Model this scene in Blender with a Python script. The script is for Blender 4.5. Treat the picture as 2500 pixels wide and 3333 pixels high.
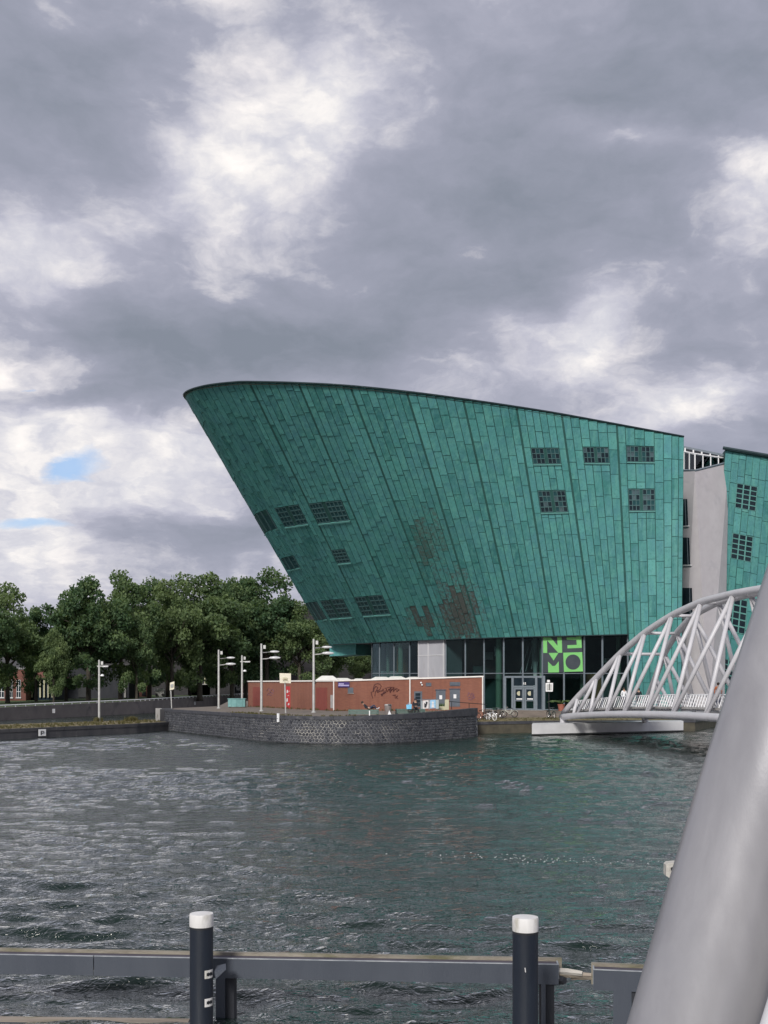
import bpy, bmesh, math, random
import numpy as np
from mathutils import Vector, Matrix

for o in list(bpy.data.objects):
    bpy.data.objects.remove(o, do_unlink=True)
scene = bpy.context.scene
C = scene.collection
rng = random.Random(11)
PI = math.pi

# ------------------------------------------------------------------ camera
CZ = 4.7                      # eye height above the water (z = 0)
FP, CXP, HVP = 3700.0, 1250.0, 2228.0   # focal length, centre column and horizon row measured on the photograph
cam_data = bpy.data.cameras.new('camera')
cam = bpy.data.objects.new('camera', cam_data)
C.objects.link(cam)
cam.location = (0, 0, CZ)
cam.rotation_euler = (PI / 2, 0, 0)
cam_data.sensor_fit = 'VERTICAL'
cam_data.sensor_height = 36.0
cam_data.lens = FP / 3333.0 * 36.0
cam_data.shift_y = (HVP - 1666.5) / 3333.0
cam_data.clip_start = 0.1
cam_data.clip_end = 8000
scene.camera = cam

# ------------------------------------------------------------------ sun, sky, exposure
SUN_EL, SUN_AZ = math.radians(31), math.radians(-163)      # azimuth from +Y towards +X
sun_data = bpy.data.lights.new('sun', 'SUN')
sun_data.energy = 2.2
sun_data.angle = math.radians(11)
sun_data.color = (1.0, 0.96, 0.9)
sun = bpy.data.objects.new('sun', sun_data)
C.objects.link(sun)
sd = Vector((math.sin(SUN_AZ) * math.cos(SUN_EL), math.cos(SUN_AZ) * math.cos(SUN_EL), math.sin(SUN_EL)))
sun.rotation_euler = sd.to_track_quat('Z', 'Y').to_euler()

scene.view_settings.view_transform = 'Standard'
scene.view_settings.look = 'None'
scene.view_settings.gamma = 1.0
scene.view_settings.use_curve_mapping = False
scene.view_settings.exposure = 0.62


class NT:
    """small helper for node trees"""
    def __init__(self, tree):
        self.t = tree
        tree.nodes.clear()
    def n(self, kind, **kw):
        nd = self.t.nodes.new(kind)
        for k, v in kw.items():
            setattr(nd, k, v)
        return nd
    def link(self, a, b):
        self.t.links.new(a, b)
    def put(self, sock, val):
        if isinstance(val, bpy.types.NodeSocket):
            self.t.links.new(val, sock)
        else:
            sock.default_value = val
    def math(self, op, a, b=None, c=None, clamp=False):
        nd = self.n('ShaderNodeMath', operation=op, use_clamp=clamp)
        self.put(nd.inputs[0], a)
        if b is not None: self.put(nd.inputs[1], b)
        if c is not None: self.put(nd.inputs[2], c)
        return nd.outputs[0]
    def vmath(self, op, a, b=None, scale=None):
        nd = self.n('ShaderNodeVectorMath', operation=op)
        self.put(nd.inputs[0], a)
        if b is not None: self.put(nd.inputs[1], b)
        if scale is not None: self.put(nd.inputs['Scale'], scale)
        return nd.outputs['Value'] if op in ('LENGTH', 'DOT_PRODUCT', 'DISTANCE') else nd.outputs[0]
    def ramp(self, fac, stops, interp='LINEAR'):
        nd = self.n('ShaderNodeValToRGB')
        cr = nd.color_ramp
        cr.interpolation = interp
        while len(cr.elements) < len(stops):
            cr.elements.new(0.5)
        for e, (p, c) in zip(cr.elements, stops):
            e.position = p
            e.color = (c, c, c, 1) if isinstance(c, (int, float)) else (*c, 1)
        self.put(nd.inputs[0], fac)
        return nd.outputs[0]
    def mix(self, fac, a, b, mode='MIX'):
        nd = self.n('ShaderNodeMix', data_type='RGBA', blend_type=mode)
        self.put(nd.inputs[0], fac)
        for s, v in ((nd.inputs[6], a), (nd.inputs[7], b)):
            if isinstance(v, (tuple, list)): v = (*v[:3], 1)
            self.put(s, v)
        return nd.outputs[2]
    def noise(self, vec, scale, detail=4, rough=0.55, dist=0.0, w=None):
        nd = self.n('ShaderNodeTexNoise')
        if vec is not None: self.link(vec, nd.inputs['Vector'])
        nd.inputs['Scale'].default_value = scale
        nd.inputs['Detail'].default_value = detail
        nd.inputs['Roughness'].default_value = rough
        nd.inputs['Distortion'].default_value = dist
        return nd.outputs[0]
    def mapping(self, vec, scale=(1, 1, 1), loc=(0, 0, 0), rot=(0, 0, 0)):
        nd = self.n('ShaderNodeMapping')
        self.link(vec, nd.inputs[0])
        nd.inputs['Location'].default_value = loc
        nd.inputs['Rotation'].default_value = rot
        nd.inputs['Scale'].default_value = scale
        return nd.outputs[0]

world = bpy.data.worlds.new('World')
scene.world = world
world.use_nodes = True
W = NT(world.node_tree)
wout = W.n('ShaderNodeOutputWorld')
wbg = W.n('ShaderNodeBackground')
W.link(wbg.outputs[0], wout.inputs[0])
wdir = W.n('ShaderNodeTexCoord').outputs['Generated']
sky = W.n('ShaderNodeTexSky', sky_type='NISHITA')
sky.sun_disc = False
sky.sun_elevation = SUN_EL
sky.sun_rotation = SUN_AZ
sky.altitude = 0
sky_col = W.vmath('SCALE', sky.outputs[0], scale=0.10)
# cloud deck: a noise read on a flat layer overhead, so that clouds close up towards the horizon
sep = W.n('ShaderNodeSeparateXYZ'); W.link(wdir, sep.inputs[0])
zc = W.math('ADD', W.math('MAXIMUM', sep.outputs[2], 0.0), 0.22)
comb = W.n('ShaderNodeCombineXYZ')
W.link(W.math('DIVIDE', sep.outputs[0], zc), comb.inputs[0])
W.link(W.math('DIVIDE', sep.outputs[1], zc), comb.inputs[1])
lay = comb.outputs[0]
warp = W.n('ShaderNodeTexNoise'); W.link(lay, warp.inputs['Vector'])
warp.inputs['Scale'].default_value = 2.2; warp.inputs['Detail'].default_value = 9; warp.inputs['Roughness'].default_value = .58
wv = W.vmath('SCALE', W.vmath('SUBTRACT', warp.outputs[1], (0.5, 0.5, 0.5)), scale=0.55)
layw = W.vmath('ADD', lay, wv)
big = W.noise(layw, 1.15, 6, 0.52)
# fine billows read in direction space
wdv = W.vmath('ADD', wdir, W.vmath('SCALE', W.vmath('SUBTRACT', warp.outputs[1], (0.5, 0.5, 0.5)), scale=0.10))
dirs = W.mapping(wdv, scale=(1.0, 1.0, 1.9))
puff = W.noise(dirs, 6.5, 9, 0.57, 0.25)
fine = W.noise(dirs, 20.0, 8, 0.62, 0.25)
bil = W.noise(dirs, 11.0, 5, 0.55, 0.1)
bil = W.math('ABSOLUTE', W.math('SUBTRACT', W.math('MULTIPLY', bil, 2.0), 1.0))
fine = W.math('ADD', W.math('ADD', W.math('MULTIPLY', fine, 0.70), W.math('MULTIPLY', bil, 0.70)), 0.02)
B = W.math('ADD', W.math('MULTIPLY', W.math('SUBTRACT', big, 0.5), 0.75), 0.36)
B = W.math('ADD', B, W.math('MULTIPLY', W.math('SUBTRACT', puff, 0.5), 0.64))

def skydir(u, v):      # u, v measured on the 1659 px wide view of the photograph
    d = Vector(((u - 829.5) / 2455.0, 1.0, (1478.5 - v) / 2455.0)); d.normalize(); return d
def blob(u, v, su, sv, slant=0.0):
    d = skydir(u, v)
    # an elliptical cloud patch around a direction of the sky, its edge frayed by the same warp
    off = W.vmath('SUBTRACT', wdv, tuple(d))
    mp = W.mapping(off, rot=(0, slant, 0))
    sc = W.vmath('MULTIPLY', mp, (2455.0 / su, 2455.0 / (su + sv), 2455.0 / sv))
    l = W.vmath('LENGTH', sc)
    return W.math('POWER', 2.71828, W.math('MULTIPLY', W.math('MULTIPLY', l, l), -0.5))
for (u, v, su, sv, sl, w) in (
    (540, 330, 170, 75, 0.35, .42), (690, 215, 50, 75, -.3, .22), (350, 410, 90, 40, .6, .14),
    (75, 575, 95, 60, .3, .46), (30, 800, 110, 35, 0, .24), (60, 930, 90, 45, 0, .22), (300, 950, 150, 45, 0, .26),
    (200, 1060, 160, 28, 0, .26), (40, 1190, 90, 60, 0, .44), (350, 1080, 130, 40, 0, .14), (60, 1010, 100, 60, 0, .22), (420, 1010, 120, 50, 0, .18),
    (1270, 720, 42, 55, .5, .46), (1130, 740, 90, 22, -.2, .24), (1180, 810, 160, 32, 0, .22),
    (1470, 870, 110, 40, .2, .42), (1340, 318, 120, 22, -.2, .26), (1630, 420, 50, 60, 0, .28), (1480, 610, 170, 45, .2, .13),
    (1000, 140, 220, 90, .3, .04),
    (150, 250, 260, 110, .2, -.13), (1300, 200, 330, 130, .1, -.20), (1050, 470, 280, 90, .0, -.16),
    (650, 680, 380, 70, .1, -.14), (180, 860, 150, 32, 0, -.26), (480, 765, 260, 40, 0, -.16), (900, 690, 200, 60, .2, -.12),
    (1500, 760, 150, 35, 0, -.10), (420, 1150, 160, 35, 0, -.05), (120, 1120, 110, 25, 0, .05)):
    B = W.math('ADD', B, W.math('MULTIPLY', blob(u, v, su, sv, sl), w))
# ragged billowing edges: bright banks behind, grey cloud bodies in front
Bf = W.math('ADD', B, W.math('MULTIPLY', W.math('SUBTRACT', puff, 0.5), 0.45))
Bf = W.math('ADD', Bf, W.math('MULTIPLY', W.math('SUBTRACT', fine, 0.5), 0.62))
alpha = W.ramp(Bf, [(0.32, 0.0), (0.53, 0.41), (0.84, 1.0)])
soft = W.math('ADD', B, W.math('MULTIPLY', W.math('SUBTRACT', fine, 0.5), 0.30))
grey = W.ramp(soft, [(0.0, (.156, .175, .214)), (0.25, (.222, .233, .288)), (0.5, (.322, .324, .390)), (0.7, (.42, .415, .46))])
bank = W.math('ADD', W.math('MULTIPLY', fine, 0.75), W.math('MULTIPLY', puff, 0.45))
white = W.ramp(bank, [(0.34, (.34, .35, .41)), (0.50, (.46, .46, .50)), (0.64, (.60, .58, .575)), (0.80, (.72, .68, .65))])
cloud = W.mix(alpha, grey, white)
# a few blue holes
hole = W.math('ADD', blob(140, 1026, 62, 25, .15), W.math('MULTIPLY', blob(60, 1138, 70, 20, .0), .9))
hole = W.math('ADD', hole, W.math('MULTIPLY', blob(40, 822, 22, 7, .2), .8))
hole = W.math('SUBTRACT', hole, W.math('MULTIPLY', W.math('SUBTRACT', puff, .42), 1.6))
hole = W.ramp(hole, [(0.30, 0.0), (0.70, 0.9)])
blue = W.mix(0.5, sky_col, (.20, .31, .55))
col = W.mix(hole, cloud, blue)
# below the horizon the world is dim (water and land cover it)
gfac = W.ramp(W.math('ADD', sep.outputs[2], 0.5), [(0.47, 0.25), (0.5, 1.0)])
col = W.mix(1.0, col, gfac, 'MULTIPLY')
W.link(col, wbg.inputs[0])
wbg.inputs[1].default_value = 1.0

# ------------------------------------------------------------------ helpers
BASE = {}
def U(u, v, Y):
    """point seen at photograph column u, row v (2500 px wide) standing Y metres away"""
    return Vector(((u - CXP) / FP * Y, Y, CZ - (v - HVP) / FP * Y))
def US(u, v, Y):
    return Vector(((u - 829.5) / 2455.0 * Y, Y, CZ - (v - 1478.5) / 2455.0 * Y))
def G(u, v, z):
    return U(u, v, (CZ - z) * FP / (v - HVP))

def tag(o, label=None, cat=None, group=None, kind=None):
    if label: o['label'] = label
    if cat: o['category'] = cat
    if group: o['group'] = group
    if kind: o['kind'] = kind
    return o
def thing(name, label, cat, loc=(0, 0, 0), group=None, rotz=0.0):
    o = bpy.data.objects.new(name, None)
    C.objects.link(o)
    o.location = loc
    o.rotation_euler = (0, 0, rotz)
    o.empty_display_size = 0.3
    BASE[o.name] = Vector(loc)
    return tag(o, label, cat, group)

def dup(root, loc, rotz=0.0, label=None, scale=None):
    def cp(o, parent):
        c = o.copy(); C.objects.link(c); c.parent = parent
        for ch in o.children: cp(ch, c)
        return c
    r = cp(root, None)
    r.location = loc; r.rotation_euler = (0, 0, rotz)
    if scale: r.scale = (scale, scale, scale)
    if label: r['label'] = label
    return r

class MB:
    def __init__(self):
        self.v = []; self.f = []; self.col = []; self.mi = []; self.cur = (0.5, 0, 0, 1); self.m = 0
    def add(self, verts, faces):
        b = len(self.v)
        self.v += [tuple(p) for p in verts]
        self.col += [self.cur] * len(verts)
        self.f += [tuple(b + i for i in f) for f in faces]
        self.mi += [self.m] * len(faces)
        return self
    def hexa(self, p):          # 8 corners: bottom ring then top ring
        return self.add(p, [(3, 2, 1, 0), (4, 5, 6, 7), (0, 1, 5, 4), (1, 2, 6, 5), (2, 3, 7, 6), (3, 0, 4, 7)])
    def box(self, c, s, rz=0.0, M=None):
        x, y, z = s[0] / 2, s[1] / 2, s[2] / 2
        p = [Vector(q) for q in ((-x, -y, -z), (x, -y, -z), (x, y, -z), (-x, y, -z), (-x, -y, z), (x, -y, z), (x, y, z), (-x, y, z))]
        if M is None: M = Matrix.Rotation(rz, 3, 'Z')
        return self.hexa([M @ q + Vector(c) for q in p])
    def slab(self, quad, t0, t1):
        """a plate on a quad (counter-clockwise seen from its outside) between offsets t0 and t1 along the normal"""
        q = [Vector(p) for p in quad]
        n = ((q[2] - q[0]).cross(q[3] - q[1])).normalized()
        if not isinstance(t1, (tuple, list)): t1 = (t1,) * 4
        a = [p + n * t0 for p in q]; b = [p + n * t for p, t in zip(q, t1)]
        return self.hexa(a + b)
    def prism(self, poly, z0, z1):
        n = len(poly)
        v = [(p[0], p[1], z0) for p in poly] + [(p[0], p[1], z1) for p in poly]
        area = sum(poly[i][0] * poly[(i + 1) % n][1] - poly[(i + 1) % n][0] * poly[i][1] for i in range(n))
        top = tuple(range(n, 2 * n)); bot = tuple(range(n - 1, -1, -1))
        fs = [(i, (i + 1) % n, n + (i + 1) % n, n + i) for i in range(n)]
        if area < 0: fs = [f[::-1] for f in fs]; top = top[::-1]; bot = bot[::-1]
        return self.add(v, fs + [top, bot])
    def tube(self, pts, r, n=8, cap=True):
        pts = [Vector(p) for p in pts]
        if not isinstance(r, (list, tuple)): r = [r] * len(pts)
        rings = []; up = None
        for i, p in enumerate(pts):
            d = (pts[min(i + 1, len(pts) - 1)] - pts[max(i - 1, 0)])
            if d.length < 1e-9: d = Vector((0, 0, 1))
            d.normalize()
            if up is None:
                up = Vector((0, 0, 1)) if abs(d.z) < .9 else Vector((1, 0, 0))
            s = d.cross(up).normalized(); up = s.cross(d).normalized()
            rings.append([p + (s * math.cos(2 * PI * k / n) + up * math.sin(2 * PI * k / n)) * r[i] for k in range(n)])
        v = [q for ring in rings for q in ring]; f = []
        for i in range(len(pts) - 1):
            for k in range(n):
                k2 = (k + 1) % n
                f.append((i * n + k, i * n + k2, (i + 1) * n + k2, (i + 1) * n + k))
        if cap:
            f.append(tuple(range(n - 1, -1, -1))); f.append(tuple((len(pts) - 1) * n + k for k in range(n)))
        return self.add(v, f)
    def lathe(self, prof, c=(0, 0, 0), n=16, axis='Z'):
        v = []; f = []
        for (r, h) in prof:
            for k in range(n):
                a = 2 * PI * k / n
                if axis == 'Z': q = (c[0] + r * math.cos(a), c[1] + r * math.sin(a), c[2] + h)
                elif axis == 'Y': q = (c[0] + r * math.cos(a), c[1] + h, c[2] + r * math.sin(a))
                else: q = (c[0] + h, c[1] + r * math.cos(a), c[2] + r * math.sin(a))
                v.append(q)
        for i in range(len(prof) - 1):
            for k in range(n):
                k2 = (k + 1) % n
                q = (i * n + k, i * n + k2, (i + 1) * n + k2, (i + 1) * n + k)
                f.append(q[::-1] if axis == 'Y' else q)
        f.append(tuple(range(n - 1, -1, -1))); f.append(tuple((len(prof) - 1) * n + k for k in range(n)))
        return self.add(v, f)
    def torus(self, c, R, r, axis, n=24, m=8):
        M = Vector(axis).normalized().to_track_quat('Z', 'Y').to_matrix()
        v = []; f = []
        for i in range(n):
            a = 2 * PI * i / n
            for j in range(m):
                b = 2 * PI * j / m
                v.append(M @ Vector(((R + r * math.cos(b)) * math.cos(a), (R + r * math.cos(b)) * math.sin(a), r * math.sin(b))) + Vector(c))
        for i in range(n):
            for j in range(m):
                f.append((i * m + j, ((i + 1) % n) * m + j, ((i + 1) % n) * m + (j + 1) % m, i * m + (j + 1) % m))
        return self.add(v, f)
    def build(self, name, mat, parent=None, smooth=False, loc=None, attr=False, label=None, kind=None):
        """one mesh object; vertices are given in world space unless the parent's base is the origin"""
        root = parent
        while root is not None and root.parent is not None: root = root.parent
        off = BASE.get(root.name, Vector()) if root is not None else (Vector(loc) if loc is not None else Vector())
        me = bpy.data.meshes.new(name)
        me.from_pydata([(p[0] - off[0], p[1] - off[1], p[2] - off[2]) for p in self.v], [], self.f)
        mats = mat if isinstance(mat, (list, tuple)) else [mat]
        for m in mats: me.materials.append(M[m])
        if len(mats) > 1: me.polygons.foreach_set('material_index', self.mi)
        if smooth:
            me.polygons.foreach_set('use_smooth', [True] * len(me.polygons))
            if smooth != 'all':
                me.set_sharp_from_angle(angle=math.radians(40))
        if attr:
            a = me.color_attributes.new('tint', 'FLOAT_COLOR', 'POINT')
            a.data.foreach_set('color', [c for q in self.col for c in q])
        me.update()
        o = bpy.data.objects.new(name, me)
        C.objects.link(o)
        if parent is not None: o.parent = parent
        elif loc is not None: o.location = loc; BASE[o.name] = Vector(loc)
        if label: o['label'] = label
        if kind: o['kind'] = kind
        return o

def struct(o): o['kind'] = 'structure'; return o

# ------------------------------------------------------------------ materials
M = {}
def surf(name, c1, c2=None, scale=3.0, rough=0.6, metal=0.0, bump=0.0, bscale=None, stretch=(1, 1, 1), spec=0.5, detail=6,
         dirt=None, dscale=0.6, dlo=0.55, dhi=0.75, rvar=0.0, world_space=True):
    m = bpy.data.materials.new(name); m.use_nodes = True
    t = NT(m.node_tree)
    out = t.n('ShaderNodeOutputMaterial'); b = t.n('ShaderNodeBsdfPrincipled')
    t.link(b.outputs[0], out.inputs[0])
    pos = t.n('ShaderNodeNewGeometry').outputs['Position'] if world_space else t.n('ShaderNodeTexCoord').outputs['Object']
    p = t.mapping(pos, scale=stretch)
    nz = t.noise(p, scale, detail)
    if c2 is None: c2 = tuple(min(1, x * 1.25) for x in c1)
    col = t.mix(t.ramp(nz, [(0.3, 0.0), (0.7, 1.0)]), c1, c2)
    if dirt is not None:
        dn = t.noise(p, dscale, 7, 0.62, 0.5)
        col = t.mix(t.ramp(dn, [(dlo, 0.0), (dhi, 1.0)]), col, dirt)
    t.link(col, b.inputs['Base Color'])
    b.inputs['Metallic'].default_value = metal
    b.inputs['Specular IOR Level'].default_value = spec
    if rvar:
        t.link(t.math('ADD', t.math('MULTIPLY', t.math('SUBTRACT', nz, 0.5), rvar), rough), b.inputs['Roughness'])
    else:
        b.inputs['Roughness'].default_value = rough
    if bump:
        bn = t.n('ShaderNodeBump'); bn.inputs['Strength'].default_value = bump; bn.inputs['Distance'].default_value = 0.05
        t.link(t.noise(p, bscale or scale * 3, 6), bn.inputs['Height']); t.link(bn.outputs[0], b.inputs['Normal'])
    M[name] = m
    return m

surf('concrete', (.32, .31, .30), (.42, .41, .40), 1.2, .85, bump=.2, dirt=(.13, .12, .10), dscale=.9)
surf('pale_concrete', (.50, .50, .51), (.60, .60, .61), .8, .8, bump=.1, dirt=(.25, .24, .22), dscale=1.1, dlo=.62, dhi=.8)
surf('dark_quay', (.035, .036, .045), (.07, .068, .072), 1.3, .8, bump=.3, dirt=(.17, .16, .15), dscale=1.6, dlo=.63, dhi=.8, stretch=(1, 1, .5))
surf('far_quay', (.12, .108, .105), (.18, .16, .155), .5, .85, bump=.2, dirt=(.045, .045, .05), dscale=.35)
surf('mortar', (.13, .135, .15), (.19, .195, .21), 1.5, .95, bump=.3, dirt=(.44, .42, .38), dscale=.45, dlo=.52, dhi=.68)
surf('mud', (.055, .050, .038), (.095, .085, .06), 1.5, .95, bump=.3)
surf('wet_stone', (.012, .014, .014), (.03, .032, .028), 3, .35)
surf('coping', (.03, .032, .042), (.065, .066, .075), 2.0, .7, bump=.25, dirt=(.15, .15, .15), dscale=1.4, dlo=.6, dhi=.78)
surf('paving', (.20, .155, .13), (.27, .21, .175), 1.5, .85, bump=.15, dirt=(.14, .11, .09), dscale=.5)
surf('island_paving', (.155, .13, .115), (.215, .18, .155), 1.2, .9, bump=.15, dirt=(.16, .15, .06), dscale=.4)
surf('dry_grass', (.15, .125, .065), (.21, .17, .095), 2.0, .95, bump=.6, bscale=9, dirt=(.09, .11, .03), dscale=.8)
surf('lawn', (.035, .065, .018), (.06, .10, .028), .3, .95, bump=.4, bscale=4, dirt=(.09, .11, .035), dscale=.1)
surf('white_paint', (.72, .72, .73), (.80, .80, .80), 2, .45)
surf('fascia_white', (.74, .70, .66), (.82, .79, .75), 1.5, .6, dirt=(.5, .45, .4), dscale=1.5, dlo=.62, dhi=.85)
surf('bridge_steel', (.48, .475, .50), (.54, .53, .555), 1.1, .42, dirt=(.44, .43, .43), dscale=.9, dlo=.55, dhi=.85, spec=.5, bump=.03, bscale=30)
surf('near_steel', (.31, .308, .325), (.37, .365, .38), 5, .33, metal=.30, stretch=(1, 1, .35), dirt=(.26, .255, .27), dscale=2.6, dlo=.45, dhi=.75, bump=.03, bscale=200, rvar=.2)
surf('rail_white', (.74, .74, .76), (.82, .82, .83), 2, .5)
surf('stucco', (.44, .41, .43), (.50, .47, .49), .7, .9, bump=.12, bscale=40, dirt=(.37, .35, .38), dscale=.35)
surf('rim_metal', (.018, .035, .04), (.03, .055, .06), 1, .4, metal=.3)
surf('dark_metal', (.02, .022, .026), (.035, .037, .042), 3, .45, metal=.4)
surf('grey_frame', (.14, .17, .20), (.19, .22, .25), 3, .5)
surf('galvanised', (.42, .42, .41), (.54, .54, .52), 3, .5, metal=.35)
surf('lamp_glass', (.50, .51, .52), (.58, .58, .59), 5, .25)
surf('pile_black', (.006, .010, .019), (.013, .019, .031), 2.5, .5, stretch=(1, 1, .25), dirt=(.045, .055, .065), dscale=5, dlo=.62, dhi=.82, bump=.1, bscale=20)
surf('pile_cap', (.62, .61, .60), (.76, .75, .74), 5, .6, stretch=(1, 1, .3), dirt=(.36, .34, .27), dscale=5.5, dlo=.54, dhi=.72, bump=.2)
surf('fender_paint', (.040, .049, .068), (.055, .065, .085), 2.2, .55, dirt=(.14, .15, .16), dscale=3.2, dlo=.66, dhi=.82, stretch=(1, 1, .2), bump=.08, bscale=30)
surf('fender_inner', (.05, .045, .062), (.085, .075, .09), 4, .7)
surf('edge_worn', (.20, .22, .25), (.38, .40, .42), 6, .5)
surf('weathered_wood', (.20, .17, .14), (.36, .31, .26), 3, .9, stretch=(.15, 1, 1), bump=.5, bscale=12, dirt=(.12, .13, .04), dscale=2.5)
surf('mossy_wood', (.17, .15, .12), (.31, .285, .24), 5, .95, stretch=(.4, 1, 1), bump=.6, bscale=12, dirt=(.12, .12, .06), dscale=2.4, dlo=.5, dhi=.7)
surf('grey_wood', (.36, .34, .31), (.52, .50, .46), 4, .9, stretch=(.15, 1, 1), bump=.5, bscale=10)
surf('bark', (.035, .030, .024), (.07, .06, .045), 4, .95, bump=.5, bscale=10, stretch=(1, 1, .3))
surf('red_door', (.19, .045, .035), (.23, .06, .045), 2, .7)
surf('grey_door', (.09, .105, .13), (.12, .14, .165), 3, .55)
surf('vent_grey', (.05, .06, .085), (.08, .09, .12), 3, .6)
surf('graffiti_maroon', (.055, .012, .014), (.08, .02, .02), 6, .7)
surf('graffiti_purple', (.13, .07, .15), (.16, .075, .13), 6, .7)
surf('poster_red', (.42, .03, .035), (.52, .05, .05), 2, .6)
surf('poster_pale', (.62, .60, .60), (.72, .7, .7), 8, .6)
surf('sign_purple', (.05, .03, .15), (.065, .04, .19), 4, .5)
surf('sign_lilac', (.42, .38, .62), (.5, .46, .7), 4, .5)
surf('sign_dark', (.012, .014, .018), (.02, .022, .026), 4, .5)
surf('sign_green', (.16, .46, .13), (.19, .52, .16), .8, .45)
surf('sign_slate', (.035, .045, .055), (.05, .06, .07), 1, .4)
surf('skylight', (.60, .60, .57), (.70, .70, .66), 2, .3)
surf('roof_felt', (.10, .115, .105), (.15, .16, .145), 1, .9)
surf('teal_paint', (.13, .30, .30), (.19, .38, .37), 2.5, .6, dirt=(.34, .42, .42), dscale=2, dlo=.6, dhi=.75)
surf('bench_green', (.075, .125, .11), (.11, .17, .15), 6, .6, stretch=(1, .3, 1))
surf('bin_grey', (.17, .15, .145), (.23, .20, .19), 4, .6, dirt=(.1, .09, .09), dscale=3)
surf('backboard', (.62, .58, .46), (.72, .68, .55), 3, .6, dirt=(.48, .42, .3), dscale=3)
surf('cream', (.42, .40, .27), (.52, .50, .36), 4, .7)
surf('glass_panel', (.34, .40, .42), (.42, .48, .50), 1, .2)
surf('poster_blue', (.22, .44, .66), (.34, .56, .75), 9, .4)
surf('house_brick', (.13, .055, .045), (.18, .075, .06), 1.5, .9, bump=.2, dirt=(.09, .045, .04), dscale=.5)
surf('dark_brick', (.022, .022, .026), (.04, .037, .038), 1.5, .9, bump=.2)
surf('slate_roof', (.05, .05, .055), (.08, .08, .085), 2, .8)
surf('dark_timber', (.014, .017, .024), (.028, .03, .038), 2, .8, stretch=(1, 1, .2))
surf('window_dark', (.010, .018, .026), (.022, .034, .044), .8, .3, spec=.12)
surf('interior_dark', (.06, .10, .10), (.13, .18, .175), .35, .9)
surf('interior_floor', (.20, .20, .19), (.26, .26, .24), .5, .5)
surf('interior_column', (.30, .40, .30), (.38, .46, .36), .5, .8)
surf('interior_orange', (.42, .22, .09), (.5, .27, .12), 1, .8)
surf('interior_pale', (.48, .52, .52), (.62, .64, .63), 1.5, .8)
surf('plaster_grey', (.34, .34, .37), (.42, .42, .45), .6, .7, dirt=(.30, .29, .31), dscale=.6, stretch=(1, 1, .3))
surf('terracotta', (.30, .10, .07), (.36, .13, .09), 3, .8)
surf('plant_leaf', (.05, .10, .03), (.10, .15, .05), 8, .7)
surf('rubber', (.015, .015, .016), (.025, .025, .026), 5, .8)
surf('tyre_white', (.78, .78, .77), (.85, .85, .84), 4, .6)
surf('bike_black', (.015, .016, .018), (.022, .023, .026), 4, .35)
surf('bike_cream', (.55, .56, .50), (.62, .62, .56), 4, .35)
surf('bike_rust', (.28, .16, .12), (.36, .22, .17), 4, .5)
surf('bike_green', (.03, .06, .055), (.045, .08, .07), 4, .4)
surf('chrome', (.55, .55, .56), (.62, .62, .63), 4, .25, metal=.9)
surf('skin', (.46, .28, .20), (.52, .33, .24), 8, .6)
surf('hair_dark', (.02, .014, .01), (.035, .025, .018), 12, .7)
surf('cloth_white', (.74, .75, .78), (.82, .83, .85), 6, .85)
surf('cloth_black', (.014, .016, .024), (.024, .026, .034), 6, .85)
surf('cloth_navy', (.025, .035, .07), (.04, .05, .09), 6, .85)
surf('cloth_orange', (.40, .12, .05), (.48, .16, .07), 6, .85)
surf('bag_blue', (.12, .42, .66), (.20, .52, .74), 5, .4)
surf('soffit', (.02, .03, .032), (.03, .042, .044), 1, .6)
surf('foam', (.55, .58, .58), (.7, .72, .72), 5, .7)
surf('gap_dark', (.012, .066, .060), (.020, .092, .080), 1.2, .8)

# leaves
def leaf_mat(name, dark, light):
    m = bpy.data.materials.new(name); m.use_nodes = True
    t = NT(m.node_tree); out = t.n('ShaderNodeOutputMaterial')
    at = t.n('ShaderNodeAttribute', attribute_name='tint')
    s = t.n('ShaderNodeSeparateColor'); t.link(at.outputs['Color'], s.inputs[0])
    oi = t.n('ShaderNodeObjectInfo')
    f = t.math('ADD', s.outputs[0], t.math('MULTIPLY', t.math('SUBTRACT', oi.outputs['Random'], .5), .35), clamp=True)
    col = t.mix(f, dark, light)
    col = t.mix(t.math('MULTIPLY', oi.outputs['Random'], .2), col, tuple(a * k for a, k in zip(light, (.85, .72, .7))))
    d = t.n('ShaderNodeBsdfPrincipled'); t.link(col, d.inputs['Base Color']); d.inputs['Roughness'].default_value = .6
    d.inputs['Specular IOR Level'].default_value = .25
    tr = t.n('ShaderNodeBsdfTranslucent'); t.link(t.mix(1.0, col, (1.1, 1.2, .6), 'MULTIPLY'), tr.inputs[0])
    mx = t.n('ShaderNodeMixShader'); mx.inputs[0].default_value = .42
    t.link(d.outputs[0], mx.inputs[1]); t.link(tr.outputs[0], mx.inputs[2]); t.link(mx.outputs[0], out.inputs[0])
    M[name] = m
leaf_mat('leaf', (.058, .112, .058), (.205, .275, .12))
leaf_mat('grass_blade', (.07, .07, .03), (.19, .165, .075))

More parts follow.
